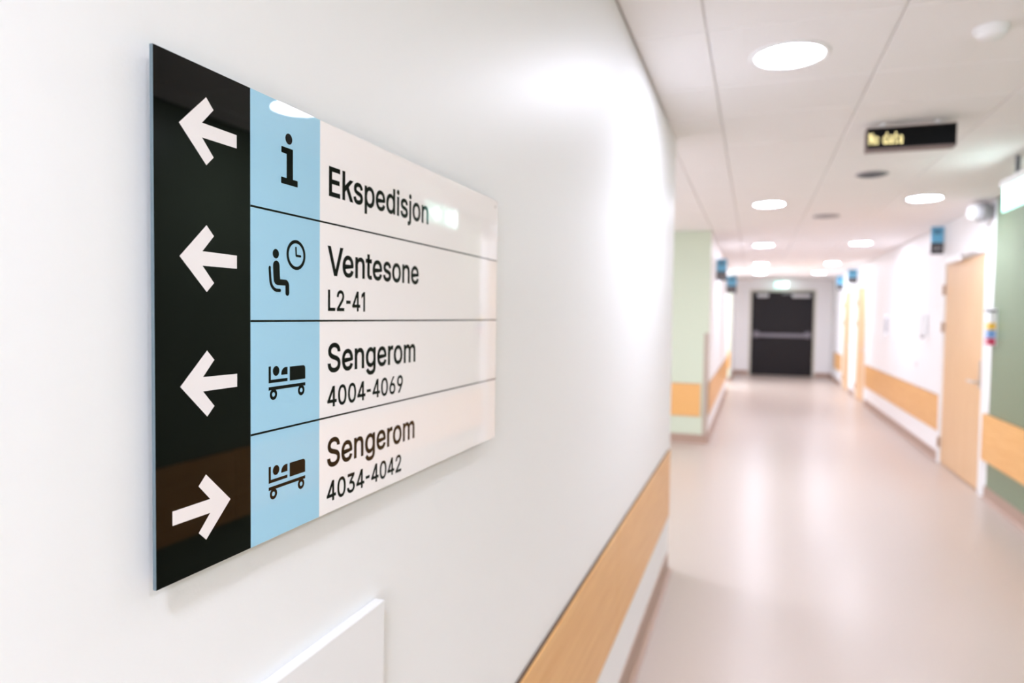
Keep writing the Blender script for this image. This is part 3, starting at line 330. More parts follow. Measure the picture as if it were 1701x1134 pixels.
 '9': (4531, '2260,5155 2565,5131 2845,5060 3102,4940 3329,4778 3521,4579 3679,4343 3795,4076 3865,3784 3889,3469 3871,3221 3817,2963 3727,2697 3591,2404 3399,2066 3151,1683 2004,0 1304,0 3015,2475 3073,2475 3020,2382 2954,2294 2875,2211 2783,2135 2680,2071 2567,2018 2445,1978 2316,1954 2178,1946 1884,1968 1615,2033 1371,2141 1157,2288 976,2471 830,2689 722,2938 657,3214 635,3517 659,3823 729,4105 847,4363 1005,4592 1198,4785 1425,4944 1681,5061 1960,5132 2260,4602 2074,4587 1901,4539 1741,4461 1600,4355 1480,4225 1383,4073 1311,3902 1267,3716 1253,3517 1267,3313 1311,3126 1383,2955 1480,2804 1600,2676 1741,2573 1901,2496 2074,2450 2260,2434 2451,2449 2626,2495 2786,2571 2927,2674 3047,2800 3144,2950 3216,3119 3260,3303 3274,3503 3260,3709 3216,3898 3144,4071 3047,4225 2928,4354 2788,4461 2628,4539 2452,4587', '45,1,0 44,1,45 44,2,1 43,2,44 43,3,2 42,3,43 42,4,3 41,4,42 41,46,4 46,5,4 41,47,46 81,5,46 40,47,41 40,48,47 80,5,81 80,6,5 40,49,48 79,6,80 40,50,49 78,6,79 39,50,40 39,51,50 77,6,78 77,7,6 39,52,51 76,7,77 38,52,39 76,8,7 38,53,52 75,8,76 38,54,53 74,8,75 37,54,38 74,9,8 37,55,54 73,9,74 36,55,37 36,56,55 72,9,73 72,10,9 36,57,56 71,10,72 71,11,10 35,57,36 35,58,57 70,11,71 70,12,11 35,59,58 69,12,70 34,59,35 34,60,59 68,12,69 68,13,12 33,60,34 33,61,60 67,13,68 33,62,61 66,19,67 19,13,67 33,63,62 65,18,66 18,19,66 65,24,18 24,17,18 20,13,19 32,63,33 32,64,63 64,24,65 32,24,64 20,14,13 21,14,20 22,14,21 31,24,32 23,14,22 30,24,31 24,14,23 30,25,24 17,14,24 17,15,14 29,25,30 29,26,25 29,27,26 28,27,29 17,16,15'),
 '-': (3000, '500,2000 2300,2000 2300,2550 500,2550', '0,1,2,3'),
 '1': (3200, '2104,0 2104,5087 1500,5087 500,4450 500,3700 1470,4330 1470,0', '0,1,2,6 2,3,4,5 2,5,6'),
}

# ------------------------------------------------------------ windows added outside the frame to go with the fill lights
def window(n, loc, rz, W, Hh):
    t = struct(empty('window_%d' % n, loc, rz))
    for lo, hi in (((-W/2-0.06, 0, -0.06), (W/2+0.06, 0.03, 0)), ((-W/2-0.06, 0, Hh), (W/2+0.06, 0.03, Hh+0.06)), ((-W/2-0.06, 0, 0), (-W/2, 0.03, Hh)), ((W/2, 0, 0), (W/2+0.06, 0.03, Hh)), ((-0.03, 0, 0), (0.03, 0.03, Hh))):
        box('frame_bar', lo, hi, FRAME, t, 0.003)
    for a, b in ((-W/2, -0.03), (0.03, W/2)): box('pane', (a, 0.001, 0), (b, 0.008, Hh), mat('window_pane', (0.7, 0.76, 0.8, 1), 0.08), t)
window(1, (-4.6, 5.70, 0.70), -PI/2, 2.8, 1.5); window(2, (0.68, Y0, 0.50), 0, 1.6, 1.9); window(3, (XL2-2.0, 15.0, 0.70), -PI/2, 1.6, 1.5)

# ------------------------------------------------------------ ceiling downlights
def downlight(name='ceiling_downlight'):
    t = empty(name, (0, 0, 0))
    lathe('trim_ring', [(0.118, -0.002), (0.120, -0.007), (0.138, -0.007), (0.142, -0.003), (0.142, 0.004), (0.118, 0.004)], FRAME, t, 40)
    lathe('diffuser', [(0, -0.005), (0.06, -0.005), (0.119, -0.004), (0.119, 0.003)], DISC, t, 40)
    return t
def beam(t, k=1.0):
    ld = bpy.data.lights.new('reflector_beam', 'SPOT'); ld.energy = SPOT_W*k; ld.spot_size = math.radians(SPOT_ANGLE)
    ld.spot_blend = 0.28; ld.shadow_soft_size = 0.085; ld.color = LAMP_COL
    lo = bpy.data.objects.new('reflector_beam', ld); C.objects.link(lo); lo.parent = t; lo.location = (0, 0, -0.012)
LY = [2.75, 6.23, 9.65, 12.98, 15.55]
ords = ['nearest', 'second', 'third', 'fourth', 'farthest']
base = downlight()
spots = [(0.10, y, 'round white ceiling downlight, %s in the left-hand row of the corridor' % o) for y, o in zip(LY, ords)]
spots += [(1.26, y, 'round white ceiling downlight, %s in the right-hand row of the corridor' % o) for y, o in zip(LY, ords)]
spots += [(0.10, -0.65, 'round white ceiling downlight above and behind the viewpoint, by the left wall'),
          (1.26, -0.65, 'round white ceiling downlight above and behind the viewpoint, by the green wall'),
          (0.68, -3.6, 'round white ceiling downlight at the far back end behind the viewpoint'),
          (-1.55, 4.30, 'round white ceiling downlight in the side bay, just past the near wall corner'),
          (-3.10, 5.90, 'round white ceiling downlight deep in the side bay'),
          (-1.30, 11.5, 'round white ceiling downlight beyond the left wall in the hidden room')]
for i, (x, y, lab) in enumerate(spots):
    if y == 11.5: continue
    o = base if i == 0 else dup(base, (x, y, H))
    o.location = (x, y, H); tag(o, lab, 'ceiling light', 'round ceiling downlights'); 
for o in [o for o in C.objects if o.name.startswith('ceiling_downlight')]: beam(o, 2.7 if o.location.y < 0 else 1.0)

# ------------------------------------------------------------ wooden bumper rails
EDGE = mat('rail_shadow_gap', srgb(104, 84, 70), 0.6)  # dark brown puts the shadow gap along the rail's top edge into colour
def rail(name, axis, boards, face, z0, z1, n, label, th=0.012):
    """boards: list of (a,b) lengths along the wall; face: wall plane coordinate; n: +1/-1 out of the wall"""
    a0 = boards[0][0]
    org = (face, a0, 0) if axis == 'Y' else (a0, face, 0)
    t = empty(name, org)
    for a, b in boards:
        bm = bmesh.new(); lo, hi = sorted((0.0062*n, th*n))
        if axis == 'Y': add_box(bm, (lo, a-a0, z0), (hi, b-a0, z1), 0.0018, 2)
        else: add_box(bm, (a-a0, lo, z0), (b-a0, hi, z1), 0.0018, 2)
        link_bm('board', bm, WOOD, t)
    lo, hi = sorted((0.0004*n, 0.006*n)); a, b = boards[0][0]-a0, boards[-1][1]-a0  # strip rising past the boards to draw their shadow gap
    if axis == 'Y': box('shadow_gap_strip', (lo, a+0.002, z0+0.01), (hi, b-0.002, z1+0.0035), EDGE, t)
    else: box('shadow_gap_strip', (a+0.002, lo, z0+0.01), (b-0.002, hi, z1+0.0035), EDGE, t)
    return tag(t, label, 'wall rail', 'wooden bumper rails')
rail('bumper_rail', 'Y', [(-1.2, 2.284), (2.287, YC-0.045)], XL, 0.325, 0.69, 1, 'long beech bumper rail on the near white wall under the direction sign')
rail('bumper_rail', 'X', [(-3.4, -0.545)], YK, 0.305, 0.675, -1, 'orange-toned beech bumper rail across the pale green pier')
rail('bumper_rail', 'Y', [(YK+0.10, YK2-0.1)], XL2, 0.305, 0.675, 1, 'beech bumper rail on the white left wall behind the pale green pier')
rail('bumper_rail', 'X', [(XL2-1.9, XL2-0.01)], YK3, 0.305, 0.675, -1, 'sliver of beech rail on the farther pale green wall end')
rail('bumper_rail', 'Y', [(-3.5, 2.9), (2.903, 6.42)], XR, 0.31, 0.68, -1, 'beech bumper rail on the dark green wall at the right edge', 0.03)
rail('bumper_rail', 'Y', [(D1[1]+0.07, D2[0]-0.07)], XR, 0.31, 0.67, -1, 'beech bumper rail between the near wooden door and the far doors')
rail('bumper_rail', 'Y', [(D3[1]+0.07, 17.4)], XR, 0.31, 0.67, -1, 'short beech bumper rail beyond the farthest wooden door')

# ------------------------------------------------------------ doors of the right wall
def side_door(n, y0, y1, closer):
    t = struct(empty('door_%d' % n, (XR, (y0+y1)/2, 0)))
    hw = (y1-y0)/2
    bm = bmesh.new(); add_box(bm, (0.006, -hw+0.02, 0.008), (0.05, hw-0.02, DH-0.03), 0.002, 1)
    leaf = link_bm('leaf', bm, DOORWOOD, t)
    bm = bmesh.new(); fw = 0.115 if closer else 0.075
    add_box(bm, (-0.012, -hw-fw, 0), (0.012, -hw+0.012, DH+0.045), 0.002, 1)
    add_box(bm, (-0.012, hw-0.012, 0), (0.012, hw+0.05, DH+0.045), 0.002, 1)
    add_box(bm, (-0.012, -hw+0.012, DH-0.025), (0.012, hw-0.012, DH+0.045), 0.002, 1)
    add_box(bm, (0.012, -hw, 0), (0.11, -hw+0.018, DH), 0, 1); add_box(bm, (0.012, hw-0.018, 0), (0.11, hw, DH), 0, 1)
    link_bm('frame', bm, FRAME, t)
    # lever on a long plate, on the near side
    yh = -hw+0.10
    bm = bmesh.new(); add_box(bm, (-0.002, yh-0.022, 0.86), (0.006, yh+0.022, 1.10), 0.003, 2)
    pl = link_bm('handle_plate', bm, STEEL, leaf)
    bm = bmesh.new()
    add_tube(bm, (0.0, yh, 0.915), (-0.055, yh, 0.915), 0.011)
    add_tube(bm, (-0.05, yh-0.012, 0.915), (-0.05, yh+0.145, 0.915), 0.011)
    link_bm('lever', bm, STEEL, leaf)
    for z in (0.21, 1.36, 1.73):
        bm = bmesh.new(); add_tube(bm, (-0.014, hw-0.012, z-0.05), (-0.014, hw-0.012, z+0.05), 0.011, 10)
        link_bm('hinge', bm, BRASS, t)
    if closer:
        bm = bmesh.new(); add_box(bm, (-0.055, 0.0, DH-0.05), (-0.012, 0.46, DH+0.02), 0.008, 2)
        cl = link_bm('door_closer', bm, WPLAST, t)
        bm = bmesh.new(); add_box(bm, (-0.040, -0.42, DH-0.012), (-0.020, 0.02, DH+0.004), 0.003, 1)
        link_bm('closer_arm', bm, STEEL, cl)
    return t
side_door(1, *D1, True); side_door(2, *D2, False); side_door(3, *D3, False)

# ------------------------------------------------------------ dark end door
t = struct(empty('door_4', ((EX0+EX1)/2, YE, 0))); hw = (EX1-EX0)/2
leaf = box('leaf', (-hw+0.004, 0.012, 0.008), (hw-0.004, 0.06, EH-0.004), DARKDOOR, t, 0.002)
bm = bmesh.new()
add_box(bm, (-hw-0.05, -0.012, 0), (-hw, 0.06, EH+0.05), 0.002, 1); add_box(bm, (hw, -0.012, 0), (hw+0.05, 0.06, EH+0.05), 0.002, 1)
add_box(bm, (-hw, -0.012, EH), (hw, 0.06, EH+0.05), 0.002, 1)
link_bm('frame', bm, mat('grey_green_frame', srgb(202, 200, 186), 0.4), t)
PB = mat('push_bar_grey', srgb(128, 124, 132), 0.42, metal=0.35)
bm = bmesh.new(); add_box(bm, (-hw+0.10, -0.085, 0.965), (hw-0.10, -0.045, 1.055), 0.015, 3)
bar = link_bm('push_bar', bm, PB, leaf)
for sx in (-1, 1):
    bm = bmesh.new(); add_lathe(bm, [(0, -0.10), (0.05, -0.10), (0.085, -0.08), (0.092, -0.02), (0.092, 0.012), (0, 0.012)], 24, 'Y', (sx*(hw-0.12), 0, 1.03))
    link_bm('bar_bracket', bm, PB, leaf)
bm = bmesh.new(); add_box(bm, (0.22, -0.06, 1.96), (0.64, 0.012, 2.055), 0.015, 2); link_bm('door_closer', bm, LIGHTGREY, leaf)
bm = bmesh.new(); add_box(bm, (-0.02, -0.035, 2.045), (0.28, -0.015, 2.068), 0.004, 1); link_bm('closer_arm', bm, GREYP, leaf)
bm = bmesh.new(); add_box(bm, (-0.60, -0.045, 1.965), (-0.33, 0.012, 2.06), 0.025, 3); link_bm('latch_housing', bm, LIGHTGREY, leaf)
box('threshold', (-hw, -0.03, 0.0005), (hw, 0.06, 0.008), mat('threshold_dark', srgb(70, 58, 52), 0.5), t)

# ------------------------------------------------------------ the direction sign
SX, SY0, SY1, SZ0, SZ1, ST = -0.412, 0.3790, 1.0765, 1.2125, 1.6120, 0.0032
BX0, BX1 = 0.4793, 0.5790            # black | blue | white
sign = tag(empty('direction_sign', (SX-ST, SY0, SZ0)), 'large glossy black, blue and white direction sign with arrows on the near wall', 'sign')
def sl(y, z, d=0.0): return (ST+d, y-SY0, z-SZ0)
def slab(name, ya, yb, m):
    bm = bmesh.new(); add_box(bm, (0, ya-SY0, 0), (ST, yb-SY0, SZ1-SZ0))
    for f in bm.faces: f.material_index = 0 if f.normal.x > 0.5 or f.calc_center_median().x > ST-1e-6 else 1
    return link_bm(name, bm, [m, S_EDGE], sign)
p_black = slab('black_panel', SY0, BX0, S_BLACK)
p_blue = slab('blue_panel', BX0, BX1, S_BLUE)
p_white = slab('white_panel', BX1, SY1, S_WHITE)
def flat(name, polys, m, parent, d=0.00012):
    """flat print on the sign face: list of (y, z) polygons"""
    bm = bmesh.new()
    for k, p in enumerate(polys):
        f = bm.faces.new([bm.verts.new(sl(y, z, d+1.2e-5*k)) for y, z in p])
        f.normal_update()
        if f.normal.x < 0: f.normal_flip()
    bmesh.ops.triangulate(bm, faces=bm.faces)
    return link_bm(name, bm, m, parent)
def circ(cy, cz, r, n=40, ry=None): return [(cy+(ry or r)*math.cos(2*PI*i/n), cz+r*math.sin(2*PI*i/n)) for i in range(n)]
def ring(cy, cz, r0, r1, n=48):
    """annulus as one keyhole polygon"""
    ang = [2*PI*i/n for i in range(n+1)]
    return [[(cy+r1*math.cos(a_), cz+r1*math.sin(a_)) for a_ in ang] + [(cy+r0*math.cos(a_), cz+r0*math.sin(a_)) for a_ in reversed(ang)]]
def stroke(pts, w, n=16, caps=(True, True)):
    o = []
    for i, ((ya, za), (yb, zb)) in enumerate(zip(pts, pts[1:])):
        L = math.hypot(yb-ya, zb-za); ny, nz = -(zb-za)/L*w/2, (yb-ya)/L*w/2
        o.append([(ya+ny, za+nz), (ya-ny, za-nz), (yb-ny, zb-nz), (yb+ny, zb+nz)])
    for i, (y, z) in enumerate(pts):
        if (i == 0 and not caps[0]) or (i == len(pts)-1 and not caps[1]): continue
        o.append(circ(y, z, w/2, n))
    return o
def arc(cy, cz, r, a0, a1, n=10): return [(cy+r*math.cos(math.radians(a0+(a1-a0)*i/n)), cz+r*math.sin(math.radians(a0+(a1-a0)*i/n))) for i in range(n+1)]
# arrows
AR = [(0.4022, 0), (0.4293, 0.0267), (0.4371, 0.0188), (0.4249, 0.0057), (0.4629, 0.0055), (0.4629, -0.0055), (0.4249, -0.0057), (0.4371, -0.0188), (0.4293, -0.0264)]
for zc in (1.5622, 1.4618, 1.3620): flat('left_arrow', [[(y, zc+z) for y, z in AR]], S_ARROW, p_black)
flat('right_arrow', [[(0.8570-y, 1.2623+z) for y, z in AR]], S_ARROW, p_black)
# row rules
for zc, zd in ((1.5118, 1.5118), (1.4121, 1.4121), (1.3122, 1.3122)):
    flat('blue_rule', [[(BX0, zc-0.0009), (BX1, zc-0.0009), (BX1, zc+0.0009), (BX0, zc+0.0009)]], S_BLACK, p_blue)
    flat('row_rule', [[(BX1, zc-0.0009), (SY1, zc-0.0009), (SY1, zc+0.0009), (BX1, zc+0.0009)]], S_BLACK, p_white)
# information i
def rrect(y0, z0, y1, z1, r=0.0008):
    return arc(y1-r, z1-r, r, 0, 90, 4)+arc(y0+r, z1-r, r, 90, 180, 4)+arc(y0+r, z0+r, r, 180, 270, 4)+arc(y1-r, z0+r, r, 270, 360, 4)
flat('information_pictogram', [circ(0.5306, 1.5812, 0.0050), rrect(0.5200, 1.5669, 0.5366, 1.5726), rrect(0.5275, 1.5395, 0.5366, 1.5726), rrect(0.5196, 1.5388, 0.5437, 1.5447)], S_BLACK, p_blue)
# waiting person and clock
person = [circ(0.5124, 1.4734, 0.0043)]
person += stroke([(0.51305, 1.4628)] + [(0.5136, 1.4530)], 0.0090)
person += [[(0.5090, 1.4530), (0.5181, 1.4530), (0.5184, 1.4505), (0.5255, 1.4505), (0.5255, 1.4450), (0.5145, 1.4450), (0.5118, 1.4458), (0.5098, 1.4480)]]
person += [[(0.5255, 1.4505)] + arc(0.5256, 1.4449, 0.0056, 90, 0, 8) + [(0.5312, 1.4382), (0.5259, 1.4382), (0.5259, 1.4450), (0.5255, 1.4450)], circ(0.52855, 1.4382, 0.00265)]
flat('seated_person_pictogram', person, S_BLACK, p_blue)
ch = [(0.5040, 1.4603), (0.5049, 1.4500)] + arc(0.5146, 1.4498, 0.0097, 180, 262, 10) + [(0.5176, 1.4403)]
flat('chair_pictogram', stroke(ch, 0.0030), S_BLACK, p_blue)
clk = ring(0.5416, 1.4747, 0.0110, 0.0142) + stroke([(0.5412, 1.4815), (0.5417, 1.4741), (0.5480, 1.4740)], 0.0022)
flat('clock_pictogram', clk, S_BLACK, p_blue)
# two beds
def bed(dz):
    q = lambda P: [(y, z+dz) for y, z in P]
    L = [[(0.5026, 1.3709), (0.5056, 1.3709), (0.5056, 1.3557), (0.5026, 1.3557)], [(0.5026, 1.3586), (0.5289, 1.3586), (0.5289, 1.3557), (0.5026, 1.3557)],
         circ(0.5128, 1.3663, 0.0045), [(0.5199, 1.3621), (0.5289, 1.3621), (0.5289, 1.3690), (0.5262, 1.3690)] + arc(0.5262, 1.3627, 0.0063, 90, 180, 8),
         [(0.5323, 1.3557), (0.5558, 1.3557)] + arc(0.5525, 1.3657, 0.0033, 0, 90, 6) + [(0.5323, 1.3690)],
         [(0.5026, 1.3491), (0.5558, 1.3491), (0.5558, 1.3521), (0.5026, 1.3521)]]
    for c in (0.5091, 0.5495): L += ring(c, 1.3450, 0.0021, 0.0050, 32)
    return [q(P) for P in L]
flat('bed_pictogram', bed(0), S_BLACK, p_blue); flat('bed_pictogram', bed(-0.0917), S_BLACK, p_blue)
# lettering
def embolden(V, F, o):
    """outline strips, mitred, that thicken a glyph by o on every side"""
    cnt = {}
    for f in F:
        for i in range(len(f)): e = (f[i], f[(i+1) % len(f)]); cnt[e] = 1
    edges = [e for e in cnt if (e[1], e[0]) not in cnt]          # faces wind counter-clockwise: outside is on the right
    nin, nout = {}, {}
    for a, b in edges:
        dx, dy = V[b][0]-V[a][0], V[b][1]-V[a][1]; L = math.hypot(dx, dy)
        n = (dy/L, -dx/L); nout[a] = n; nin[b] = n
    W = {}
    for i in nout:
        n1, n2 = nin[i], nout[i]; k = o/max(0.35, 1+n1[0]*n2[0]+n1[1]*n2[1])
        W[i] = (V[i][0]+(n1[0]+n2[0])*k, V[i][1]+(n1[1]+n2[1])*k)
    return [(V[a], W[a], W[b], V[b]) for a, b in edges]
def lettering(text, y0, y1, base, cap, parent, bold=150):
    k = cap/(0.5087+2e-4*bold)
    x = 0; polys = []; prev = None
    for chx in text:
        adv, V, F = GLYPHS[chx]
        if prev == 'V': x -= 400
        if chx == '-' or prev == '-': x += 60
        vv = [tuple(map(int, s.split(','))) for s in V.split()]; ff = [tuple(map(int, s.split(','))) for s in F.split()]
        polys += [[(x+p[0], p[1], (min(f_)*1e-6 if chx in 'k4' else 0)) for p in q] for q, f_ in [([vv[i] for i in f], f) for f in ff]]
        polys += [[(x+p[0], p[1], -1e-5) for p in q] for q in embolden(vv, ff, bold)]
        x += adv; prev = chx
    xs = [p[0] for q in polys for p in q]; a, b = min(xs), max(xs); sx = (y1-y0)/(b-a)
    bm = bmesh.new(); pool = {}
    def vert(p):
        key = (round(p[0], 1), round(p[1], 1), p[2])
        if key not in pool: pool[key] = bm.verts.new(sl(y0+(p[0]-a)*sx, base+(p[1]+bold)*1e-4*k, 0.00012+p[2]))
        return pool[key]
    for q in polys:
        vs_ = [vert(p) for p in q]
        if len(set(vs_)) < len(vs_): continue
        try: f = bm.faces.new(vs_)
        except ValueError: continue
        f.normal_update()
        if f.normal.x < 0: f.normal_flip()
    link_bm('lettering', bm, S_BLACK, parent)
lettering('Ekspedisjon', 0.5941, 0.8189, 1.5396, 0.0305, p_white)
lettering('Ventesone', 0.5921, 0.7926, 1.4586, 0.0303, p_white)
lettering('L2-41', 0.5931, 0.6636, 1.4221, 0.0219, p_white)
lettering('Sengerom', 0.5927, 0.7850, 1.3585, 0.0303, p_white)
lettering('4004-4069', 0.5920, 0.7523, 1.3225, 0.0215, p_white)
lettering('Sengerom', 0.5923, 0.7842, 1.2595, 0.0303, p_white)
lettering('4034-4042', 0.5916, 0.7496, 1.2234, 0.0215, p_white)
# wall spacers and the small pin in the corner
for y in (0.46, 1.00):
    for z in (1.28, 1.54):
        bm = bmesh.new(); add_tube(bm, (XL-(SX-ST), y-SY0, z-SZ0), (0, y-SY0, z-SZ0), 0.012, 16); link_bm('spacer', bm, GREYP, sign)
bm = bmesh.new(); add_lathe(bm, [(0, 0.0006), (0.0016, 0.0006), (0.0020, 0.0)], 12, 'X', (ST, 1.0655-SY0, 1.6010-SZ0)); link_bm('screw_head', bm, GREYP, sign)

# white plate under the sign
t = tag(empty('wall_plate', (XL, 0.30, 0.78)), 'blank white panel on the near wall below the direction sign', 'wall panel')
box('panel', (0.0005, 0, 0), (0.014, 0.413, 0.294), WPLAST, t, 0.0018)
box('back_frame', (0.0, 0.012, 0.012), (0.004, 0.401, 0.282), GREYP, t)

# ------------------------------------------------------------ LED display
t = tag(empty('led_display', (0.70, 3.80, 2.262)), 'black LED display hanging from the ceiling reading No data in amber dots', 'display')
DW, DZ = 0.194, 0.112
box('casing', (-DW, 0, 0), (DW, 0.07, DZ), mat('display_casing', srgb(120, 104, 100), 0.5), t, 0.003)
scr = box('screen', (-DW+0.003, -0.003, 0.009), (DW-0.003, 0.0005, DZ-0.006), BLACK, t, 0.001)
for x in (-0.12, 0.12):
    bm = bmesh.new(); add_tube(bm, (x, 0.035, DZ-0.002), (x, 0.035, H-2.262), 0.012); link_bm('hanger', bm, FRAME, t)
FONT = {'N': ('1001', '1101', '1101', '1011', '1011', '1001', '1001'), 'o': ('0000', '0000', '0110', '1001', '1001', '1001', '0110'),
        'd': ('0001', '0001', '0111', '1001', '1001', '1001', '0111'), 'a': ('0000', '0000', '0110', '0001', '0111', '1001', '0111'),
        't': ('010', '010', '111', '010', '010', '010', '011'), ' ': ('00',)*7}
cx = -0.181; px_, pz_ = 0.00475, 0.0082
for word in ('No', 'data'):
    bm = bmesh.new()
    for chx in word:
        g = FONT[chx]
        for r_, row in enumerate(g):
            for c_, v in enumerate(row):
                if v == '1':
                    x, z = cx+c_*px_, 0.080-r_*pz_
                    f = bm.faces.new([bm.verts.new((x+0.0017*math.cos(2*PI*i/8), -0.0034, z+0.0017*math.sin(2*PI*i/8))) for i in range(8)])
                    f.normal_update()
                    if f.normal.y > 0: f.normal_flip()
        cx += (len(g[0])+1)*px_
    o = link_bm('led_word', bm, LED, scr); o['label'] = 'amber dot-matrix word ' + word
    cx += 3*px_

# ------------------------------------------------------------ exit signs
def man(bm, c, s, ex, flipn):
    """running-man emblem from flat bars; c centre (u,z), s size, ex maps (u,z)->xyz"""
    def bar(a, b, w):
        L = math.hypot(b[0]-a[0], b[1]-a[1]); n = (-(b[1]-a[1])/L*w/2, (b[0]-a[0])/L*w/2)
        f = bm.faces.new([bm.verts.new(ex(c[0]+s*p[0], c[1]+s*p[1])) for p in ((a[0]+n[0], a[1]+n[1]), (a[0]-n[0], a[1]-n[1]), (b[0]-n[0], b[1]-n[1]), (b[0]+n[0], b[1]+n[1]))])
    bar((-0.05, 0.18), (0.0, -0.10), 0.18); bar((0.0, -0.10), (0.22, -0.20), 0.1); bar((0.22, -0.20), (0.20, -0.45), 0.1)
    bar((-0.02, -0.10), (-0.16, -0.28), 0.1); bar((-0.16, -0.28), (-0.42, -0.34), 0.1)
    bar((-0.04, 0.2), (0.16, 0.08), 0.07); bar((0.16, 0.08), (0.3, 0.18), 0.07); bar((-0.06, 0.2), (-0.26, 0.12), 0.07); bar((-0.26, 0.12), (-0.34, -0.04), 0.07)
    f = bm.faces.new([bm.verts.new(ex(c[0]+s*(0.03+0.1*math.cos(2*PI*i/14)), c[1]+s*(0.36+0.1*math.sin(2*PI*i/14)))) for i in range(14)])
def door_rect(bm, u0, z0, u1, z1, ex):
    bm.faces.new([bm.verts.new(ex(u, z)) for u, z in ((u0, z0), (u1, z0), (u1, z1), (u0, z1))])
def arrow_sym(bm, u, z, s, ex):
    bm.faces.new([bm.verts.new(ex(u+s*a, z+s*b)) for a, b in ((-0.5, 0.12), (-0.5, -0.12), (0.05, -0.12), (0.05, 0.12))])
    bm.faces.new([bm.verts.new(ex(u+s*a, z+s*b)) for a, b in ((0.0, 0.32), (0.0, -0.32), (0.5, 0.0))])
def exit_sign(loc, W, Hh, along, label, hang):
    t = tag(empty('exit_sign', loc), label, 'exit sign')
    ax = 0 if along == 'X' else 1
    def B(name, ulo, uhi, tlo, thi, zlo, zhi, m, par=None, bev=0.003):
        lo, hi = [0, 0, zlo], [0, 0, zhi]; lo[ax], hi[ax] = ulo, uhi; lo[1-ax], hi[1-ax] = tlo, thi
        return box(name, lo, hi, m, par or t, bev)
    pan = B('panel', -W/2, W/2, -0.008, 0.008, 0, Hh, EXITG)
    hs = B('housing', -W/2-0.01, W/2+0.01, -0.02, 0.02, Hh, Hh+0.045, WPLAST)
    for side in (-1, 1):
        bm = bmesh.new()
        def ex(u, z):
            p = [0, 0, z]; p[ax] = u; p[1-ax] = side*0.0085; return p
        man(bm, (W*0.18, Hh*0.50), Hh*0.85, ex, side); link_bm('running_figure', bm, EXITW, pan)
        bm = bmesh.new(); door_rect(bm, W*0.32, Hh*0.12, W*0.44, Hh*0.88, ex); link_bm('doorway_mark', bm, EXITW, pan)
        bm = bmesh.new(); arrow_sym(bm, -W*0.22, Hh*0.5, W*0.3, ex); link_bm('arrow_mark', bm, EXITW, pan)
    for u in hang:
        bm = bmesh.new(); p = [0, 0, Hh+0.04]; p[ax] = u; q = [0, 0, H-loc[2]]; q[ax] = u
        add_tube(bm, p, q, 0.012); link_bm('bracket', bm, DARKGREY, t)
    return t
exit_sign((1.44, 4.735, 2.10), 0.55, 0.15, 'Y', 'lit green and white exit sign hanging before the dark green wall at the right edge', (0.05,))
exit_sign((0.63, 18.05, 2.20), 0.30, 0.135, 'X', 'small glowing green exit sign above the dark end door', (-0.08, 0.08))

# ------------------------------------------------------------ ceiling fittings
t = tag(empty('smoke_detector', (0.722, 2.70, H)), 'round white smoke detector on the ceiling in the upper right', 'smoke detector')
lathe('base', [(0.052, 0.0), (0.052, -0.010), (0.046, -0.012)], FRAME, t, 32)
lathe('chamber', [(0.046, -0.012), (0.046, -0.020), (0.036, -0.032), (0.015, -0.037), (0, -0.038)], FRAME, t, 32)
t = tag(empty('ceiling_speaker', (0.72, 5.12, H)), 'round dark grey ceiling grille beyond the LED display', 'ceiling vent')
lathe('rim', [(0.092, 0.0), (0.100, -0.003), (0.100, -0.007), (0.085, -0.010)], GREYP, t, 36)
bm = bmesh.new()
for r in (0.022, 0.040, 0.058, 0.076): add_lathe(bm, [(r-0.007, -0.009), (r-0.004, -0.013), (r+0.004, -0.013), (r+0.007, -0.009)], 32)
link_bm('grille', bm, DARKGREY, t)
lathe('back', [(0, -0.007), (0.088, -0.007)], mat('vent_black', srgb(40, 42, 48), 0.7), t, 32)
t = tag(empty('ceiling_vent', (0.62, 7.06, H)), 'round pale grey ceiling vent midway down the corridor', 'ceiling vent')
lathe('rim', [(0.10, 0.0), (0.118, -0.003), (0.118, -0.008), (0.092, -0.010)], GREYP, t, 36)
lathe('disc', [(0, -0.018), (0.06, -0.018), (0.085, -0.012), (0.085, -0.004)], GREYP, t, 32)
# corridor call lamp on the right wall over the door frame
t = tag(empty('call_lamp', (XR, 6.46, 2.305)), 'round grey and white call lamp sticking out of the wall above the near door', 'lamp')
lathe('body', [(0, 0), (0.055, 0), (0.055, -0.03), (0.078, -0.035), (0.078, -0.11), (0.070, -0.115)], GREYP, t, 32, 'X')
lathe('lens', [(0.070, -0.115), (0.070, -0.14), (0.055, -0.165), (0.03, -0.178), (0, -0.182)], LAMPW, t, 32, 'X')

# ------------------------------------------------------------ blue and black room plaques standing out of the walls
def plaque(x_wall, n, y, z0, z1, wd, label):
    t = tag(empty('room_plaque', (x_wall, y, z0)), label, 'sign', 'projecting blue and black room plaques')
    h = z1-z0; a, b = sorted((n*0.012, n*wd))
    box('upper_panel', (a, -0.006, h*0.42), (b, 0.006, h), P_BLUE, t, 0.001)
    box('lower_panel', (a, -0.006, 0), (b, 0.006, h*0.415), P_BLACK, t, 0.001)
    box('wall_bracket', (min(0, n*0.014), -0.01, h*0.1), (max(0, n*0.014), 0.01, h*0.9), STEEL, t, 0.002)
    m_ = (a+b)/2; s = (b-a)
    bm = bmesh.new()
    for zz, f in ((0.86, 0.78), (0.77, 0.6)): add_box(bm, (m_-s*f*0.45, -0.0068, h*zz-0.008), (m_+s*f*0.45, -0.006, h*zz+0.008))
    link_bm('upper_print', bm, P_DARK, t)
    bm = bmesh.new()
    for k in (-1, 0, 1): add_box(bm, (m_+k*s*0.22-s*0.07, -0.0068, h*0.15), (m_+k*s*0.22+s*0.07, -0.006, h*0.28))
    link_bm('lower_print', bm, P_GREY, t)
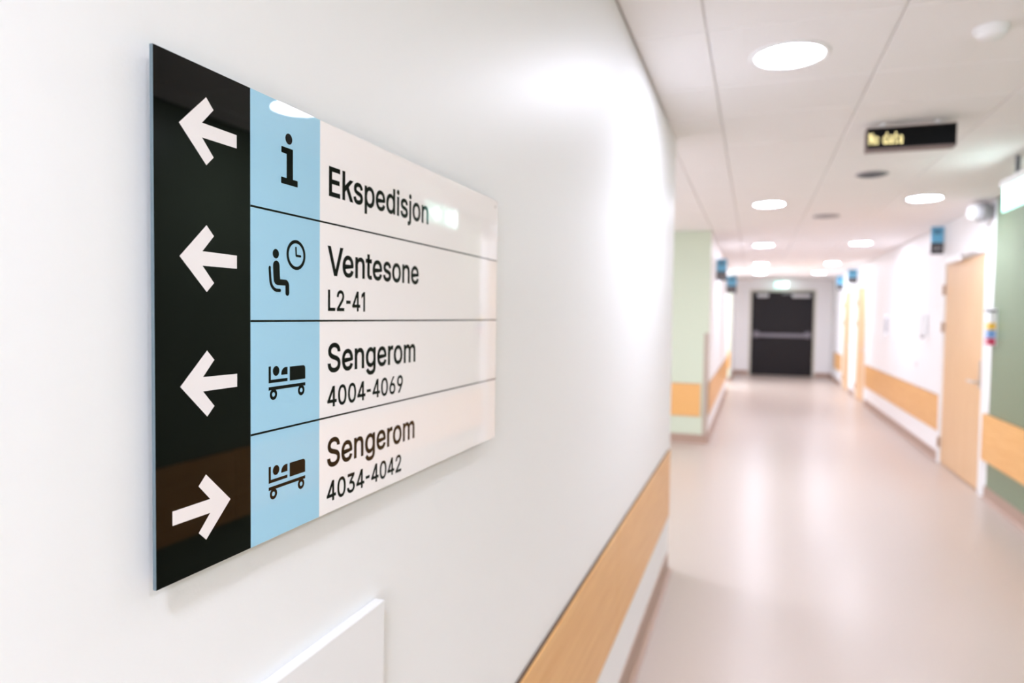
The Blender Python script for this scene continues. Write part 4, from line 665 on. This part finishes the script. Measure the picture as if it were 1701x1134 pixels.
plaque(XR, -1, 7.90, 2.095, 2.37, 0.125, 'blue and black plaque projecting from the wall beside the near wooden door')
plaque(XL2, 1, 8.95, 1.895, 2.165, 0.137, 'blue and black plaque on the left wall just past the pale green pier')
plaque(XL2, 1, 12.4, 1.86, 2.16, 0.175, 'farther blue and black plaque on the left wall, half hidden behind the first')
plaque(XR, -1, 13.95, 2.10, 2.355, 0.17, 'blue and black plaque over the second wooden door on the right')
plaque(XR, -1, 15.95, 2.06, 2.34, 0.14, 'farthest blue and black plaque over the last wooden door on the right')

# ------------------------------------------------------------ small wall fittings on the right
t = tag(empty('wall_dispenser', (XR, 8.52, 1.26)), 'white soap dispenser on the white wall beside the near door', 'dispenser')
box('body', (-0.075, -0.05, 0.0), (-0.001, 0.05, 0.24), WPLAST, t, 0.012)
box('spout', (-0.06, -0.018, -0.03), (-0.03, 0.018, 0.002), GREYP, t, 0.004)
t = tag(empty('wall_dispenser', (XR, 10.8, 1.20)), 'slim white dispenser on the bright wall halfway to the far doors', 'dispenser')
box('body', (-0.06, -0.055, 0.0), (-0.001, 0.055, 0.30), WPLAST, t, 0.010)
box('side_slot', (-0.05, -0.0565, 0.05), (-0.02, -0.054, 0.25), GREYP, t, 0.0005)
t = tag(empty('wall_socket', (XR, 8.95, 0.88)), 'small white wall socket above the rail between the doors', 'socket')
box('plate', (-0.010, -0.042, 0.0), (-0.0005, 0.042, 0.084), WPLAST, t, 0.003)
lathe('well', [(0, -0.0102), (0.018, -0.0102), (0.021, -0.0108)], GREYP, t, 24, 'X', (0, 0, 0.042))
# rack of coloured boxes on the green wall edge
t = tag(empty('dispenser_rack', (XR, 6.30, 1.235)), 'narrow white rack with a dark top on the edge of the green wall', 'rack')
box('back_plate', (-0.006, -0.05, 0.0), (-0.0006, 0.05, 0.285), WPLAST, t, 0.001)
box('holder', (-0.055, -0.048, 0.185), (-0.006, 0.048, 0.262), WPLAST, t, 0.006)
box('dark_cap', (-0.060, -0.05, 0.264), (-0.004, 0.05, 0.280), BLACK, t, 0.004)
for z in (0.0, 0.058, 0.122): box('shelf', (-0.062, -0.05, z), (-0.004, 0.05, z+0.003), WPLAST, t)
for nm, z, hh, m, lab in (('yellow', 0.1255, 0.052, YEL, 'yellow card box, uppermost in the rack on the green wall edge'), ('blue', 0.0615, 0.058, BLU, 'blue card box in the middle of the rack on the green wall edge'), ('red', 0.0035, 0.052, RED, 'pinkish red card box, lowest in the rack on the green wall edge')):
    b = tag(empty('card_box', (XR-0.032, 6.30, 1.235+z)), lab, 'box', 'coloured boxes in the rack')
    box('carton', (-0.024, -0.044, 0), (0.024, 0.044, hh), m, b, 0.002)
    box('opening', (-0.0246, -0.02, hh*0.3), (-0.0236, 0.02, hh*0.65), WPLAST, b, 0.0003)
